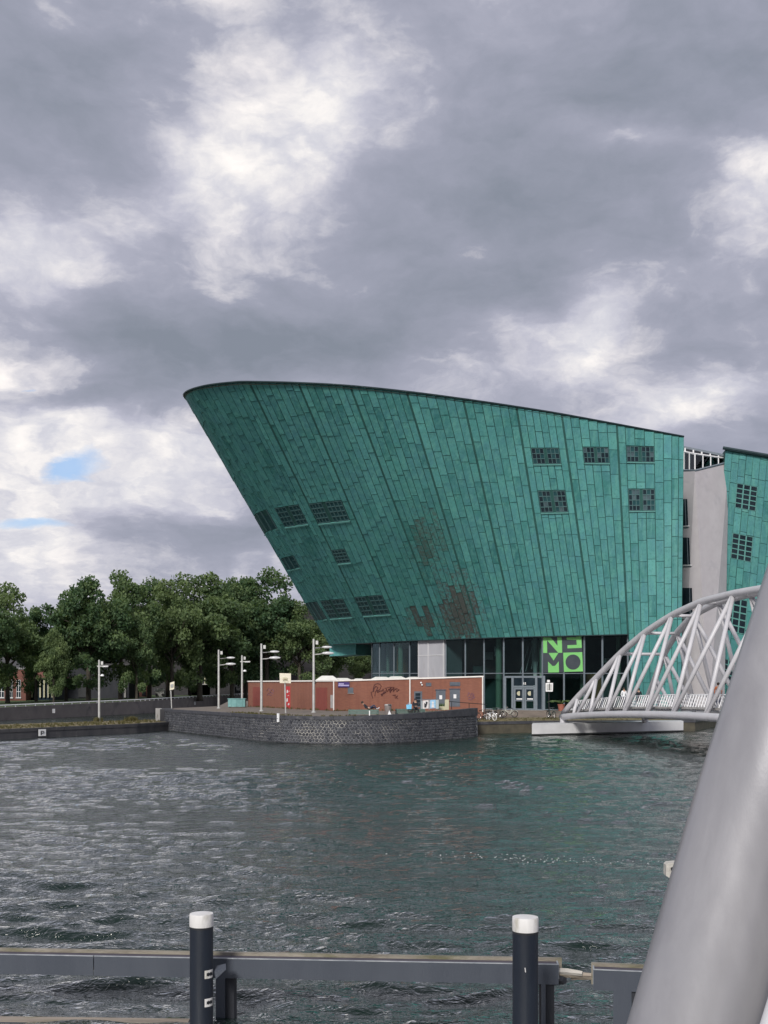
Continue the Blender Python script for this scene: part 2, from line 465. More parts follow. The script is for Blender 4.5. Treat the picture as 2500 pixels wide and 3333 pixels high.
# patinated copper: the attribute carries a shade for each sheet (r), its bareness (g) and its dampness (b)
m = bpy.data.materials.new('copper_patina'); m.use_nodes = True; M['copper'] = m
t = NT(m.node_tree); out = t.n('ShaderNodeOutputMaterial'); b = t.n('ShaderNodeBsdfPrincipled'); t.link(b.outputs[0], out.inputs[0])
at = t.n('ShaderNodeAttribute', attribute_name='tint'); s = t.n('ShaderNodeSeparateColor'); t.link(at.outputs['Color'], s.inputs[0])
pos = t.n('ShaderNodeNewGeometry').outputs['Position']
streak = t.noise(t.mapping(pos, scale=(2.2, 2.2, .22)), 1.0, 7, .62)
blot = t.noise(pos, .5, 7, .62, .4)
fineg = t.noise(pos, 3.5, 6, .6, .3)
base = t.mix(s.outputs[0], (.022, .132, .124), (.095, .320, .300))
base = t.mix(t.ramp(blot, [(.38, 0.0), (.66, .75)]), base, (.070, .215, .245))
base = t.mix(t.ramp(streak, [(.46, 0.0), (.70, .75)]), base, (.11, .32, .275))
base = t.mix(t.ramp(fineg, [(.52, 0.0), (.75, .5)]), base, (.022, .125, .105))
bare = t.ramp(t.math('ADD', t.math('MULTIPLY', t.math('SUBTRACT', fineg, .5), 1.1), s.outputs[1]), [(.28, 0.0), (.58, .92)])
brown = t.mix(t.noise(pos, 6, 4), (.045, .048, .045), (.115, .085, .080))
base = t.mix(bare, base, brown)
base = t.mix(t.math('MULTIPLY', s.outputs[2], .5), base, (.020, .105, .085))
t.link(base, b.inputs['Base Color'])
b.inputs['Roughness'].default_value = .62; b.inputs['Specular IOR Level'].default_value = .3
bn = t.n('ShaderNodeBump'); bn.inputs['Strength'].default_value = .5; bn.inputs['Distance'].default_value = .12
t.link(t.noise(pos, 1.6, 5, .5), bn.inputs['Height']); t.link(bn.outputs[0], b.inputs['Normal'])

# basalt column stones
m = bpy.data.materials.new('basalt'); m.use_nodes = True; M['basalt'] = m
t = NT(m.node_tree); out = t.n('ShaderNodeOutputMaterial'); b = t.n('ShaderNodeBsdfPrincipled'); t.link(b.outputs[0], out.inputs[0])
at = t.n('ShaderNodeAttribute', attribute_name='tint'); s = t.n('ShaderNodeSeparateColor'); t.link(at.outputs['Color'], s.inputs[0])
pos = t.n('ShaderNodeNewGeometry').outputs['Position']
base = t.mix(s.outputs[0], (.018, .021, .030), (.062, .065, .075))
base = t.mix(t.ramp(t.noise(pos, 5, 6), [(.5, 0.0), (.75, .6)]), base, (.11, .108, .105))
t.link(base, b.inputs['Base Color']); b.inputs['Roughness'].default_value = .7
bn = t.n('ShaderNodeBump'); bn.inputs['Strength'].default_value = .4; bn.inputs['Distance'].default_value = .04
t.link(t.noise(pos, 9, 5), bn.inputs['Height']); t.link(bn.outputs[0], b.inputs['Normal'])

# red shed brick (single bricks are far too small to see)
m = bpy.data.materials.new('shed_brick'); m.use_nodes = True; M['shed_brick'] = m
t = NT(m.node_tree); out = t.n('ShaderNodeOutputMaterial'); b = t.n('ShaderNodeBsdfPrincipled'); t.link(b.outputs[0], out.inputs[0])
pos = t.n('ShaderNodeNewGeometry').outputs['Position']
sx = t.n('ShaderNodeSeparateXYZ'); t.link(pos, sx.inputs[0])
cb = t.n('ShaderNodeCombineXYZ'); t.link(t.math('ADD', sx.outputs[0], t.math('MULTIPLY', sx.outputs[1], -.85)), cb.inputs[0]); t.link(sx.outputs[2], cb.inputs[1])
bk = t.n('ShaderNodeTexBrick'); t.link(cb.outputs[0], bk.inputs['Vector'])
bk.inputs['Scale'].default_value = 1.0; bk.inputs['Brick Width'].default_value = .22; bk.inputs['Row Height'].default_value = .065
bk.inputs['Mortar Size'].default_value = .006; bk.inputs['Color1'].default_value = (.27, .105, .064, 1); bk.inputs['Color2'].default_value = (.22, .082, .052, 1)
bk.inputs['Mortar'].default_value = (.17, .10, .08, 1)
strk = t.noise(t.mapping(pos, scale=(3, 3, .15)), 1.0, 6, .6)
base = t.mix(t.ramp(strk, [(.45, 0.0), (.75, .5)]), bk.outputs[0], (.15, .055, .040))
base = t.mix(t.ramp(t.noise(pos, .45, 6), [(.45, 0.0), (.75, .35)]), base, (.26, .115, .085))
t.link(base, b.inputs['Base Color']); b.inputs['Roughness'].default_value = .9

# glass: part mirror, part clear, slightly green
def glass_mat(name, tint, mirror, rough=.03):
    m = bpy.data.materials.new(name); m.use_nodes = True; M[name] = m
    t = NT(m.node_tree); out = t.n('ShaderNodeOutputMaterial')
    tr = t.n('ShaderNodeBsdfTransparent'); tr.inputs[0].default_value = (*tint, 1)
    gl = t.n('ShaderNodeBsdfGlossy'); gl.inputs['Roughness'].default_value = rough; gl.inputs[0].default_value = (.9, .95, .95, 1)
    bn = t.n('ShaderNodeBump'); bn.inputs['Strength'].default_value = .12; bn.inputs['Distance'].default_value = .05
    t.link(t.noise(t.n('ShaderNodeNewGeometry').outputs['Position'], .6, 3), bn.inputs['Height']); t.link(bn.outputs[0], gl.inputs['Normal'])
    lw = t.n('ShaderNodeLayerWeight'); lw.inputs[0].default_value = mirror
    mx = t.n('ShaderNodeMixShader'); t.link(lw.outputs['Fresnel'], mx.inputs[0])
    t.link(tr.outputs[0], mx.inputs[1]); t.link(gl.outputs[0], mx.inputs[2]); t.link(mx.outputs[0], out.inputs[0])
glass_mat('glass', (.54, .64, .64), .19)
glass_mat('clear_glass', (.75, .8, .8), .35)

# water: dark green body, reflecting more and more towards grazing angles
m = bpy.data.materials.new('water'); m.use_nodes = True; M['water'] = m
t = NT(m.node_tree); out = t.n('ShaderNodeOutputMaterial')
df = t.n('ShaderNodeBsdfDiffuse'); df.inputs[0].default_value = (.006, .016, .013, 1)
gl = t.n('ShaderNodeBsdfGlossy'); gl.inputs[0].default_value = (1.0, 1.0, .98, 1); gl.inputs['Roughness'].default_value = .04
pos = t.n('ShaderNodeNewGeometry').outputs['Position']
n1 = t.noise(t.mapping(pos, scale=(1.0, 1.9, 1), rot=(0, 0, .22)), 1.9, 3, .6, .5)
n2 = t.noise(t.mapping(pos, scale=(1.0, 1.8, 1), rot=(0, 0, -.25)), 4.6, 3, .6, .4)
rdg = lambda n: t.math('SUBTRACT', 1.0, t.math('ABSOLUTE', t.math('SUBTRACT', t.math('MULTIPLY', n, 2.0), 1.0)))
hh = t.math('ADD', t.math('MULTIPLY', rdg(n1), .062), t.math('MULTIPLY', rdg(n2), .028))
bn = t.n('ShaderNodeBump'); bn.inputs['Strength'].default_value = 1.0; bn.inputs['Distance'].default_value = 1.0
t.link(hh, bn.inputs['Height']); t.link(bn.outputs[0], gl.inputs['Normal']); t.link(bn.outputs[0], df.inputs['Normal'])
lw = t.n('ShaderNodeLayerWeight'); lw.inputs[0].default_value = .5; t.link(bn.outputs[0], lw.inputs['Normal'])
fac = t.math('ADD', t.math('MULTIPLY', t.math('POWER', lw.outputs['Facing'], 2.6), .98), .02, clamp=True)
mx = t.n('ShaderNodeMixShader'); t.link(fac, mx.inputs[0]); t.link(df.outputs[0], mx.inputs[1]); t.link(gl.outputs[0], mx.inputs[2])
t.link(mx.outputs[0], out.inputs[0])
surf('copper_frame', (.08, .24, .22), (.11, .29, .27), 3, .6)
surf('window_frame', (.045, .11, .115), (.065, .14, .145), 3, .6)
surf('pane_teal', (.016, .058, .066), (.026, .076, .084), .8, .3, spec=.15)
surf('pane_sky_reflection', (.05, .085, .10), (.09, .13, .145), 1.5, .25, spec=.2)  # lighter pane colour stands in for glass reflecting the sky
# ================================================================== WATER
def make_water():
    r = np.random.RandomState(5)
    ys = [-60., -20., 0., 8., 12.]
    while ys[-1] < 340: ys.append(ys[-1] * 1.0046 if ys[-1] > 11.9 else ys[-1] + 1)
    xs = [-900., -300., -120., -70.] + list(np.arange(-50, 50.01, .125)) + [70., 120., 300., 900.]
    X, Y = np.meshgrid(np.array(xs), np.array(ys))
    Z = np.zeros_like(X)
    n = 40
    lam = np.exp(r.uniform(math.log(.42), math.log(2.6), n))
    th = r.normal(1.35, .42, n)            # travelling mostly towards the camera
    # slowly varying gusts
    gust = np.zeros_like(X)
    for i in range(10):
        l = r.uniform(9, 40); a = r.uniform(0, 2 * PI)
        gust += np.sin(2 * PI / l * (math.cos(a) * X + math.sin(a) * Y) + r.uniform(0, 6.28))
    gust = np.clip(1 + .16 * gust, .45, 1.7)
    wx = X + .25 * np.sin(Y * .9 + .6 * np.sin(X * .7)); wy = Y + .25 * np.sin(X * .8 + 1.3 + .7 * np.sin(Y * .5))
    for i in range(n):
        k = 2 * PI / lam[i]
        a = .25 * math.sqrt(2) / (k * math.sqrt(n))
        ph = k * (math.cos(th[i]) * wx + math.sin(th[i]) * wy) + r.uniform(0, 6.28)
        cell = np.maximum(Y * .0046, .125)
        fade = np.clip((lam[i] / cell - 2.2) / 2.5, 0, 1)        # waves the grid cannot carry are left to the bump
        Z += a * 1.6 * (.6366 - np.abs(np.sin(ph / 2))) * fade     # sharp crests, round troughs
    edge = (np.abs(X) < 50.2) & (Y > 11)
    Z = np.where(edge, Z * gust, 0) * np.clip((Y - 10) / 4, 0, 1) * np.clip((330 - Y) / 120, 0, 1)
    Y = Y - .8 * Z            # crests lean towards the quay
    nx, ny = len(xs), len(ys)
    v = np.stack([X, Y, Z], -1).reshape(-1, 3)
    idx = np.arange(nx * ny).reshape(ny, nx)
    f = np.stack([idx[:-1, :-1], idx[:-1, 1:], idx[1:, 1:], idx[1:, :-1]], -1).reshape(-1, 4)
    me = bpy.data.meshes.new('water')
    me.vertices.add(len(v)); me.vertices.foreach_set('co', v.ravel())
    me.loops.add(f.size); me.loops.foreach_set('vertex_index', f.ravel())
    me.polygons.add(len(f)); me.polygons.foreach_set('loop_start', np.arange(0, f.size, 4)); me.polygons.foreach_set('loop_total', np.full(len(f), 4))
    me.polygons.foreach_set('use_smooth', np.ones(len(f), dtype=bool))
    me.update(); me.validate()
    me.materials.append(M['water'])
    o = bpy.data.objects.new('water', me); C.objects.link(o)
    return struct(o)
make_water()

def spline(pts, n):
    """Catmull-Rom through points, n samples per span"""
    P = [Vector(p) for p in pts]; out = []
    for i in range(len(P) - 1):
        p0 = P[max(i - 1, 0)]; p1 = P[i]; p2 = P[i + 1]; p3 = P[min(i + 2, len(P) - 1)]
        for k in range(n):
            t_ = k / n
            out.append(.5 * ((2 * p1) + (p2 - p0) * t_ + (2 * p0 - 5 * p1 + 4 * p2 - p3) * t_ ** 2 + (3 * p1 - p0 - 3 * p2 + p3) * t_ ** 3))
    out.append(P[-1].copy())
    return out

# ================================================================== LAND
struct(MB().prism([(-60, -25), (60, -25), (60, 4.75), (-60, 4.75)], -1.5, 3.1).build('quay', 'concrete'))

IZ = 2.15                                                     # level of the island
isl = [(-22.6, 116.7), (-13.9, 101), (-10.4, 94.5), (-7.06, 90.6), (-2.9, 89.2), (1.03, 91), (5.35, 96.6), (8.36, 101.7)]
isl_s = [(p.x, p.y) for p in spline([(x, y, 0) for x, y in isl], 10)]
def offset_line(line, d):
    out = []
    for i, p in enumerate(line):
        a = line[max(i - 1, 0)]; c = line[min(i + 1, len(line) - 1)]
        tx, ty = c[0] - a[0], c[1] - a[1]; l = math.hypot(tx, ty)
        out.append((p[0] - ty / l * d, p[1] + tx / l * d))
    return out
core = offset_line(isl_s, .14)
back_poly = [(8.75, 109.5), (9.2, 128), (10, 176), (-24, 176), (-19.5, 134), (-23.4, 121.2)]
struct(MB().prism(core + back_poly, -2, IZ - .004).build('island_ground', 'island_paving'))

# low quay on the left
lq = [(-33.5, 94.5), (-23.9, 110), (-20.9, 117.6), (-24.2, 123.5), (-33.4, 112.5), (-46, 97)]
lowq = thing('low_quay_wall', 'low dark concrete quay wall topped with dry grass at left', 'quay wall', (-28.5, 103, 0))
mb = MB()
line = [(-60, 52), (-33.6, 94.3), (-23.9, 110), (-20.9, 117.6)]
MB().prism(line + [(-24.0, 124.5), (-34.5, 111), (-70, 60)], -2, .80).build('wall', 'dark_quay', lowq)
mb = MB()
for i in range(3):                       # capping blocks along the edge
    a = Vector((*line[i], 0)); b_ = Vector((*line[i + 1], 0)); d = (b_ - a); L = d.length; d.normalize(); nrm = Vector((d.y, -d.x, 0))
    k = int(L / 3.0) or 1
    for j in range(k):
        p = a + d * (L * j / k + .02); q = a + d * (L * (j + 1) / k - .02)
        MB().hexa([p + nrm * .05 + Vector((0, 0, .62)), q + nrm * .05 + Vector((0, 0, .62)), q - nrm * .5 + Vector((0, 0, .62)), p - nrm * .5 + Vector((0, 0, .62)),
                   p + nrm * .05 + Vector((0, 0, .90)), q + nrm * .05 + Vector((0, 0, .90)), q - nrm * .5 + Vector((0, 0, .90)), p - nrm * .5 + Vector((0, 0, .90))]).build('coping_block', 'dark_quay', lowq)
inner = offset_line(line, .52)
gp = [(p[0], p[1]) for p in inner] + [(-24.1, 124.2), (-34.6, 110.7), (-69, 60)]
MB().prism(gp, .79, .905).build('grass_top', 'dry_grass', lowq)

# lawn and far quay wall
FQ = [(U(-250, 2308, 133), 1.6), (U(0, 2300, 148), 1.7), (U(220, 2292, 163), 1.85), (U(450, 2283, 183), 2.0), (U(708, 2266.6, 230), 2.3), (U(820, 2260, 258), 2.45), (U(1000, 2254, 300), 2.6)]
fq = thing('far_quay_wall', 'long brown-grey quay wall with a white rail across the back basin', 'quay wall', (FQ[1][0].x, FQ[1][0].y, 0))
mb = MB()
for (a, za), (b_, zb) in zip(FQ[:-1], FQ[1:]):
    d = Vector((b_.x - a.x, b_.y - a.y, 0)).normalized(); nn = Vector((-d.y, d.x, 0))
    mb.hexa([(a.x, a.y, -1), (b_.x, b_.y, -1), (b_.x + nn.x, b_.y + nn.y, -1), (a.x + nn.x, a.y + nn.y, -1),
             (a.x, a.y, za), (b_.x, b_.y, zb), (b_.x + nn.x, b_.y + nn.y, zb), (a.x + nn.x, a.y + nn.y, za)])
mb.build('wall', 'far_quay', fq)
rail = [Vector((p.x, p.y, z + .27)) for p, z in FQ]
mb = MB()
for a, b_ in zip(rail[:-1], rail[1:]): mb.tube([a, b_], .085, 6)
mb.build('rail', 'rail_white', fq)
mb = MB()
for i in range(len(rail) - 1):
    L = (rail[i + 1] - rail[i]).length; k = int(L / 2.2)
    for j in range(k):
        p = rail[i].lerp(rail[i + 1], (j + .5) / k); mb.box(p - Vector((0, 0, .15)), (.12, .12, .26))
mb.build('rail_post', 'rail_white', fq, kind='stuff')
lv = [(p.x, p.y, z - .004) for p, z in FQ]
bk = [(-150, 160, 1.8), (-110, 200, 1.9), (-90, 250, 2.1), (-70, 300, 2.4), (-50, 400, 2.5), (-20, 450, 2.5), (40, 450, 2.5)]
mb = MB(); n = len(lv)
mb.add(lv + bk, [(i, i + 1, n + i + 1, n + i) for i in range(n - 1)])
mb.add([(-150, 160, 1.8), (-3500, 160, 1.8), (-3500, 4500, 2.5), (3500, 4500, 2.5), (3500, 450, 2.5), (40, 450, 2.5), (-20, 450, 2.5), (-50, 400, 2.5), (-70, 300, 2.4), (-90, 250, 2.1), (-110, 200, 1.9)], [tuple(range(10, -1, -1))])
struct(mb.build('ground', 'lawn'))

# museum quay on the right: grass strip along the water, paving behind
q0 = [(8.7, 108.4), (14.5, 111.5), (20, 112.6), (31.5, 115.2), (38, 129), (75, 140)]
q1 = offset_line(q0, 3.0); q2 = offset_line(q0, 7.5)
mb = MB(); n = len(q0)
mb.add([(x, y, 1.15) for x, y in q0] + [(x, y, 1.38) for x, y in q1], [(i, i + 1, n + i + 1, n + i) for i in range(n - 1)])
struct(mb.build('grass_verge', 'dry_grass'))
mb = MB()
q2[0] = (8.7, 117.5); q1[0] = (8.7, q1[0][1]);
mb.add([(x, y, 1.384) for x, y in q1] + [(x, y, 1.88) for x, y in q2], [(i, i + 1, n + i + 1, n + i) for i in range(n - 1)])
mb.add([(x, y, 1.88) for x, y in q2] + [(75, 200, 1.88), (8.7, 200, 1.88)], [tuple(range(n + 2))])
struct(mb.build('pavement', 'paving'))
qw = thing('museum_quay_wall', 'stained low quay wall below the parked bicycles', 'quay wall', (14.5, 111.5, 0))
for i in range(n - 1):
    a = Vector((*q0[i], 0)); b_ = Vector((*q0[i + 1], 0)); d = b_ - a; L = d.length; d.normalize(); nn = Vector((d.y, -d.x, 0))
    k = max(1, int(L / 2.9))
    for j in range(k):
        p = a + d * (L * j / k + .015); q = a + d * (L * (j + 1) / k - .015)
        MB().hexa([(p.x, p.y, -1), (q.x, q.y, -1), (q.x - nn.x * .6, q.y - nn.y * .6, -1), (p.x - nn.x * .6, p.y - nn.y * .6, -1),
                   (p.x, p.y, .86), (q.x, q.y, .86), (q.x - nn.x * .6, q.y - nn.y * .6, .86), (p.x - nn.x * .6, p.y - nn.y * .6, .86)]).build('wall_block', 'mud', qw)
        p2 = p + nn * .06; q2_ = q + nn * .06
        MB().hexa([(p2.x, p2.y, .863), (q2_.x, q2_.y, .863), (q.x - nn.x * .6, q.y - nn.y * .6, .863), (p.x - nn.x * .6, p.y - nn.y * .6, .863),
                   (p2.x, p2.y, 1.146), (q2_.x, q2_.y, 1.146), (q.x - nn.x * .6, q.y - nn.y * .6, 1.146), (p.x - nn.x * .6, p.y - nn.y * .6, 1.146)]).build('coping_block', 'coping', qw)
# round outlet pipe in that wall
c = G(1662, 2362, 0.55); 
pp = U(1656, 2363, 110.7)
MB().lathe([(.16, -.14), (.16, .25), (.10, .25), (.10, -.1)], (pp.x, pp.y, .62), 14, 'Y').build('outlet_pipe', 'concrete', qw)

# ================================================================== ISLAND WALL OF BASALT BLOCKS
iw = thing('basalt_quay_wall', 'rounded dark basalt quay wall of polygonal stones around the island', 'quay wall', (-2.9, 89.2, 0))
line = [Vector((x, y, 0)) for x, y in isl_s]
cum = [0.0]
for a, b_ in zip(line[:-1], line[1:]): cum.append(cum[-1] + (b_ - a).length)
LW = cum[-1]
def wall_at(s, z, out=0.0):
    s = min(max(s, 0), LW - 1e-6)
    i = max(k for k in range(len(cum)) if cum[k] <= s); i = min(i, len(line) - 2)
    t_ = (s - cum[i]) / (cum[i + 1] - cum[i])
    p = line[i].lerp(line[i + 1], t_)
    a = line[max(i - 1, 0)]; c_ = line[min(i + 2, len(line) - 1)]; d = (c_ - a).normalized()
    n_ = Vector((d.y, -d.x, 0))
    batter = (1.0 - z) * .05
    q = p + n_ * (out + batter)
    return Vector((q.x, q.y, z)), n_
mb = MB()
top = [wall_at(s, 1.92)[0] for s in np.linspace(0, LW, 90)]; bot = [wall_at(s, -1.0)[0] for s in np.linspace(0, LW, 90)]
mb.add(bot + top, [(i, i + 1, 90 + i + 1, 90 + i) for i in range(89)])
mb.build('mortar_bed', 'mortar', iw, smooth='all')
mb = MB()
wl = [wall_at(s, .10, .035)[0] for s in np.linspace(0, LW, 90)]; wb = [wall_at(s, -.6, .035)[0] for s in np.linspace(0, LW, 90)]
mb.add(wb + wl, [(i, i + 1, 90 + i + 1, 90 + i) for i in range(89)])
mb.build('tide_line', 'wet_stone', iw, smooth='all')
# stones: jittered hexagons, inset and domed
def hexstones():
    r = random.Random(3); res = []
    W_, H_ = .31, .235
    cols = int(LW / W_); rows = 9
    jit = {}
    def corner(key, s, z):
        if key not in jit: jit[key] = (s + r.uniform(-.06, .06), z + r.uniform(-.05, .05))
        return jit[key]
    for j in range(rows):
        for i in range(cols):
            s0 = (i + (.5 if j % 2 else 0) + .5) * W_; z0 = .06 + j * H_
            pts = []
            for (dx, dz) in ((0, -2), (1, -1), (1, 1), (0, 2), (-1, 1), (-1, -1)):
                gx = 2 * i + (1 if j % 2 else 0) + 1 + dx; gz = 3 * j + dz
                s1, z1 = corner((gx, gz), s0 + dx * W_ / 2, z0 + dz * H_ / 3)
                pts.append((s1, min(max(z1, .0), 1.93)))
            cs = sum(p[0] for p in pts) / 6; cz = sum(p[1] for p in pts) / 6
            if cs > LW - .1: continue
            res.append((cs, cz, pts))
    return res
stones = hexstones()
def stone_mb(mb, cs, cz, pts, r):
    mb.cur = (r.random(), 0, 0, 1)
    k = r.uniform(.66, .80); h = r.uniform(.03, .06)
    ring0 = [wall_at(cs + (s - cs) * .84, cz + (z - cz) * .84, 0)[0] for s, z in pts]
    ring1 = [wall_at(cs + (s - cs) * k, cz + (z - cz) * k, h)[0] for s, z in pts]
    ring2 = [wall_at(cs + (s - cs) * .5, cz + (z - cz) * .5, h + .02)[0] for s, z in pts]
    mb.add(ring0 + ring1 + ring2, [(a, (a + 1) % 6, 6 + (a + 1) % 6, 6 + a) for a in range(6)] + [(6 + a, 6 + (a + 1) % 6, 12 + (a + 1) % 6, 12 + a) for a in range(6)] + [(12, 13, 14, 15, 16, 17)])
def proj_area(cs, cz, pts):
    p, n_ = wall_at(cs, cz)
    v = Vector((0, 0, CZ)) - p; d = v.length
    return max(0, n_.dot(v) / d) / (d * d)
order = sorted(range(len(stones)), key=lambda i: -proj_area(*stones[i]))
big_set = set(order[:300]); rs = random.Random(9)
rest = MB()
for i, (cs, cz, pts) in enumerate(stones):
    if i in big_set:
        mb = MB(); stone_mb(mb, cs, cz, pts, rs); mb.build('stone', 'basalt', iw, attr=True)
    else: stone_mb(rest, cs, cz, pts, rs)
rest.build('stones', 'basalt', iw, attr=True, kind='stuff')
# coping blocks
nblk = 34
for i in range(nblk):
    s0 = LW * i / nblk + .012; s1 = LW * (i + 1) / nblk - .012
    zt = IZ + .03 + .42 * max(0, (s0 / LW - .62) / .38) ** 1.2 + rs.uniform(-.012, .012)
    zt1 = IZ + .03 + .42 * max(0, (s1 / LW - .62) / .38) ** 1.2
    mb = MB(); a, na = wall_at(s0, 1.93); b_, nb = wall_at(s1, 1.93)
    o1 = .09 + rs.uniform(-.012, .012)
    mb.hexa([a + na * o1, b_ + nb * o1, b_ - nb * .55, a - na * .55,
             a + na * o1 + Vector((0, 0, zt - 1.93)), b_ + nb * o1 + Vector((0, 0, zt1 - 1.93)), b_ - nb * .55 + Vector((0, 0, zt1 - 1.93)), a - na * .55 + Vector((0, 0, zt - 1.93))])
    mb.build('coping_block', 'coping', iw)
# pale end pier at the left end of the wall
p, n_ = wall_at(.2, 0)
MB().box((p.x - .75, p.y + 1.0, .9), (.5, .5, 2.7), .5).build('end_pier', 'concrete', iw)
MB().prism([(-22.9, 116.2), (-21.9, 116.9), (-22.6, 122.5), (-23.7, 121.6)], -1, IZ + .02).build('side_wall', 'dark_quay', iw)

# ================================================================== THE COPPER MUSEUM
KM = 1.12
mus = thing('museum', 'huge green copper ship-shaped museum with overhanging prow', 'building', (14, 135, 1.85))
HS = 4.69 * KM; ZS = CZ + HS            # soffit level
keys = [(1473, 103.5, 1477, 943, 104), (1357, 106.2, 1332, 916, 102.8), (1281, 107.9, 1213, 894, 102), (1197, 109.9, 1115, 878, 101.4),
        (1116, 112, 1000, 861, 100.9), (1040, 114.4, 878, 845, 100.6), (963, 117.6, 756, 832.5, 100.6), (880, 121.9, 644, 826, 101),
        (813, 126.2, 538, 823.5, 102), (790, 127.8, 500, 825, 102.7), (765, 129.6, 455, 830, 104), (745, 131, 425, 836.5, 105.5),
        (728, 132.4, 406, 843.5, 107.3), (716, 133.4, 398, 850, 109.3), (712, 134.3, 397.5, 855, 111.3)]
KB = []; KR = []
for (ub, Yb, ur, vr, Yr) in keys:
    KB.append(Vector(((ub - 829.5) / 2455 * Yb * KM, Yb * KM, ZS)))
    KR.append(US(ur, vr, Yr * KM))
def roofz(x, y): return CZ + KM * (22.66 - .1189 * (x / KM - 27.4) - .0441 * (y / KM - 104))
backB = [(-6.4, 137), (-5.2, 140), (-2, 144), (4, 149), (14, 153), (27, 154)]
backR = [(-18.8, 114.5), (-17.4, 118.5), (-14.2, 123), (-8, 128), (2, 133), (15, 137), (28, 138.5)]
ND = 16
DB = spline(KB, ND); DR = spline(KR, ND)
nseg = len(keys) - 1
def cr(arr, x):                        # sample the dense arrays at key parameter x
    i = min(max(x * ND, 0), len(arr) - 1.0001); k = int(i); return arr[k].lerp(arr[k + 1], i - k)
def hull(x, z, out=0.0):
    b_ = cr(DB, x); r_ = cr(DR, x)
    w = (z - ZS) / (r_.z - ZS)
    p = b_.lerp(r_, w)
    if out:
        b2 = cr(DB, min(x + .02, nseg)); r2 = cr(DR, min(x + .02, nseg)); b1 = cr(DB, max(x - .02, 0)); r1 = cr(DR, max(x - .02, 0))
        tang = b2.lerp(r2, w) - b1.lerp(r1, w); up = r_ - b_
        nn = tang.cross(up).normalized()
        if nn.y > 0: nn = -nn
        if x > nseg - 2.5 and nn.x > 0: nn = -nn
        p = p + nn * out
    return p
def projS(p): return (829.5 + 2455 * p.x / p.y, 1478.5 - 2455 * (p.z - CZ) / p.y)
def lowz(x): return 1.7 if x < 0.999 else ZS
# shell (dark backing that shows in the joints), back side, roof and soffit
mb = MB(); xs = np.linspace(0, nseg, nseg * 8 + 1)
rows = 6
for a, b_ in zip(xs[:-1], xs[1:]):
    z0 = lowz((a + b_) / 2)
    for j in range(rows):
        q = []
        for (x, jj) in ((a, j), (b_, j), (b_, j + 1), (a, j + 1)):
            zt = cr(DR, x).z; q.append(hull(x, z0 + (zt - z0) * jj / rows))
        mb.add(q, [(3, 2, 1, 0)])
mb.build('shell', 'gap_dark', mus)
bB = [KB[-1]] + [Vector((x * KM, y * KM, ZS)) for x, y in backB]
bR = [KR[-1]] + [Vector((x * KM, y * KM, roofz(x * KM, y * KM))) for x, y in backR]
bR = bR[:len(bB) - 1] + [bR[-1]]
mb = MB(); mb.cur = (.5, 0, 0, 1)
for i in range(len(bB) - 1): mb.add([bB[i], bB[i + 1], bR[i + 1], bR[i]], [(0, 1, 2, 3)])
e0 = Vector((bB[-1].x, bB[-1].y, 1.7)); e1 = Vector((KB[0].x, KB[0].y, 1.7))
c0 = hull(0, 1.7)
mb.add([c0, Vector((bB[-1].x, bB[-1].y, 1.7)), bR[-1], KR[0]], [(0, 1, 2, 3)])
mb.build('rear_cladding', 'copper', mus, attr=True)
rim = [cr(DR, x) for x in xs] + bR[1:]
mb = MB(); mb.add([p - Vector((0, 0, .25)) for p in rim], [tuple(range(len(rim)))]); mb.build('roof', 'roof_felt', mus)
sof = [cr(DB, x) for x in xs if x >= 1] + bB[1:] + [Vector((KB[1].x, bB[-1].y, ZS))]
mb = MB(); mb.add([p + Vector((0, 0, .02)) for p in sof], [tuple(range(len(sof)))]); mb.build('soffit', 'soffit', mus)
# rim flashing
mb = MB(); rp = [hull(x, cr(DR, x).z, .05) for x in xs]
mb.tube(rp + bR[1:3], .085, 6); mb.build('rim_flashing', 'rim_metal', mus, smooth=True)
mb = MB()
for (x0, x1) in ((1.0, nseg),):
    mb.tube([hull(x, ZS, .02) - Vector((0, 0, .02)) for x in xs if x >= 1.0], .07, 5)
mb.build('lower_flashing', 'rim_metal', mus, smooth=True)

# columns of copper sheets
bounds = []       # key parameter of each column edge, and whether a standing seam gap follows
for i in range(nseg):
    seglen = sum((DB[i * ND + k + 1] - DB[i * ND + k]).length * .5 + (DR[i * ND + k + 1] - DR[i * ND + k]).length * .5 for k in range(ND))
    n = max(1, round(seglen / .79))
    for k in range(n): bounds.append((i + k / n, k == 0 and i > 0 and i < 9))
bounds.append((nseg, False))
ncol = len(bounds) - 1
def solve_z(x, v):
    lo, hi = 2.0, 40.0
    for _ in range(40):
        mid = (lo + hi) / 2
        if projS(hull(x, mid))[1] > v: lo = mid
        else: hi = mid
    return (lo + hi) / 2
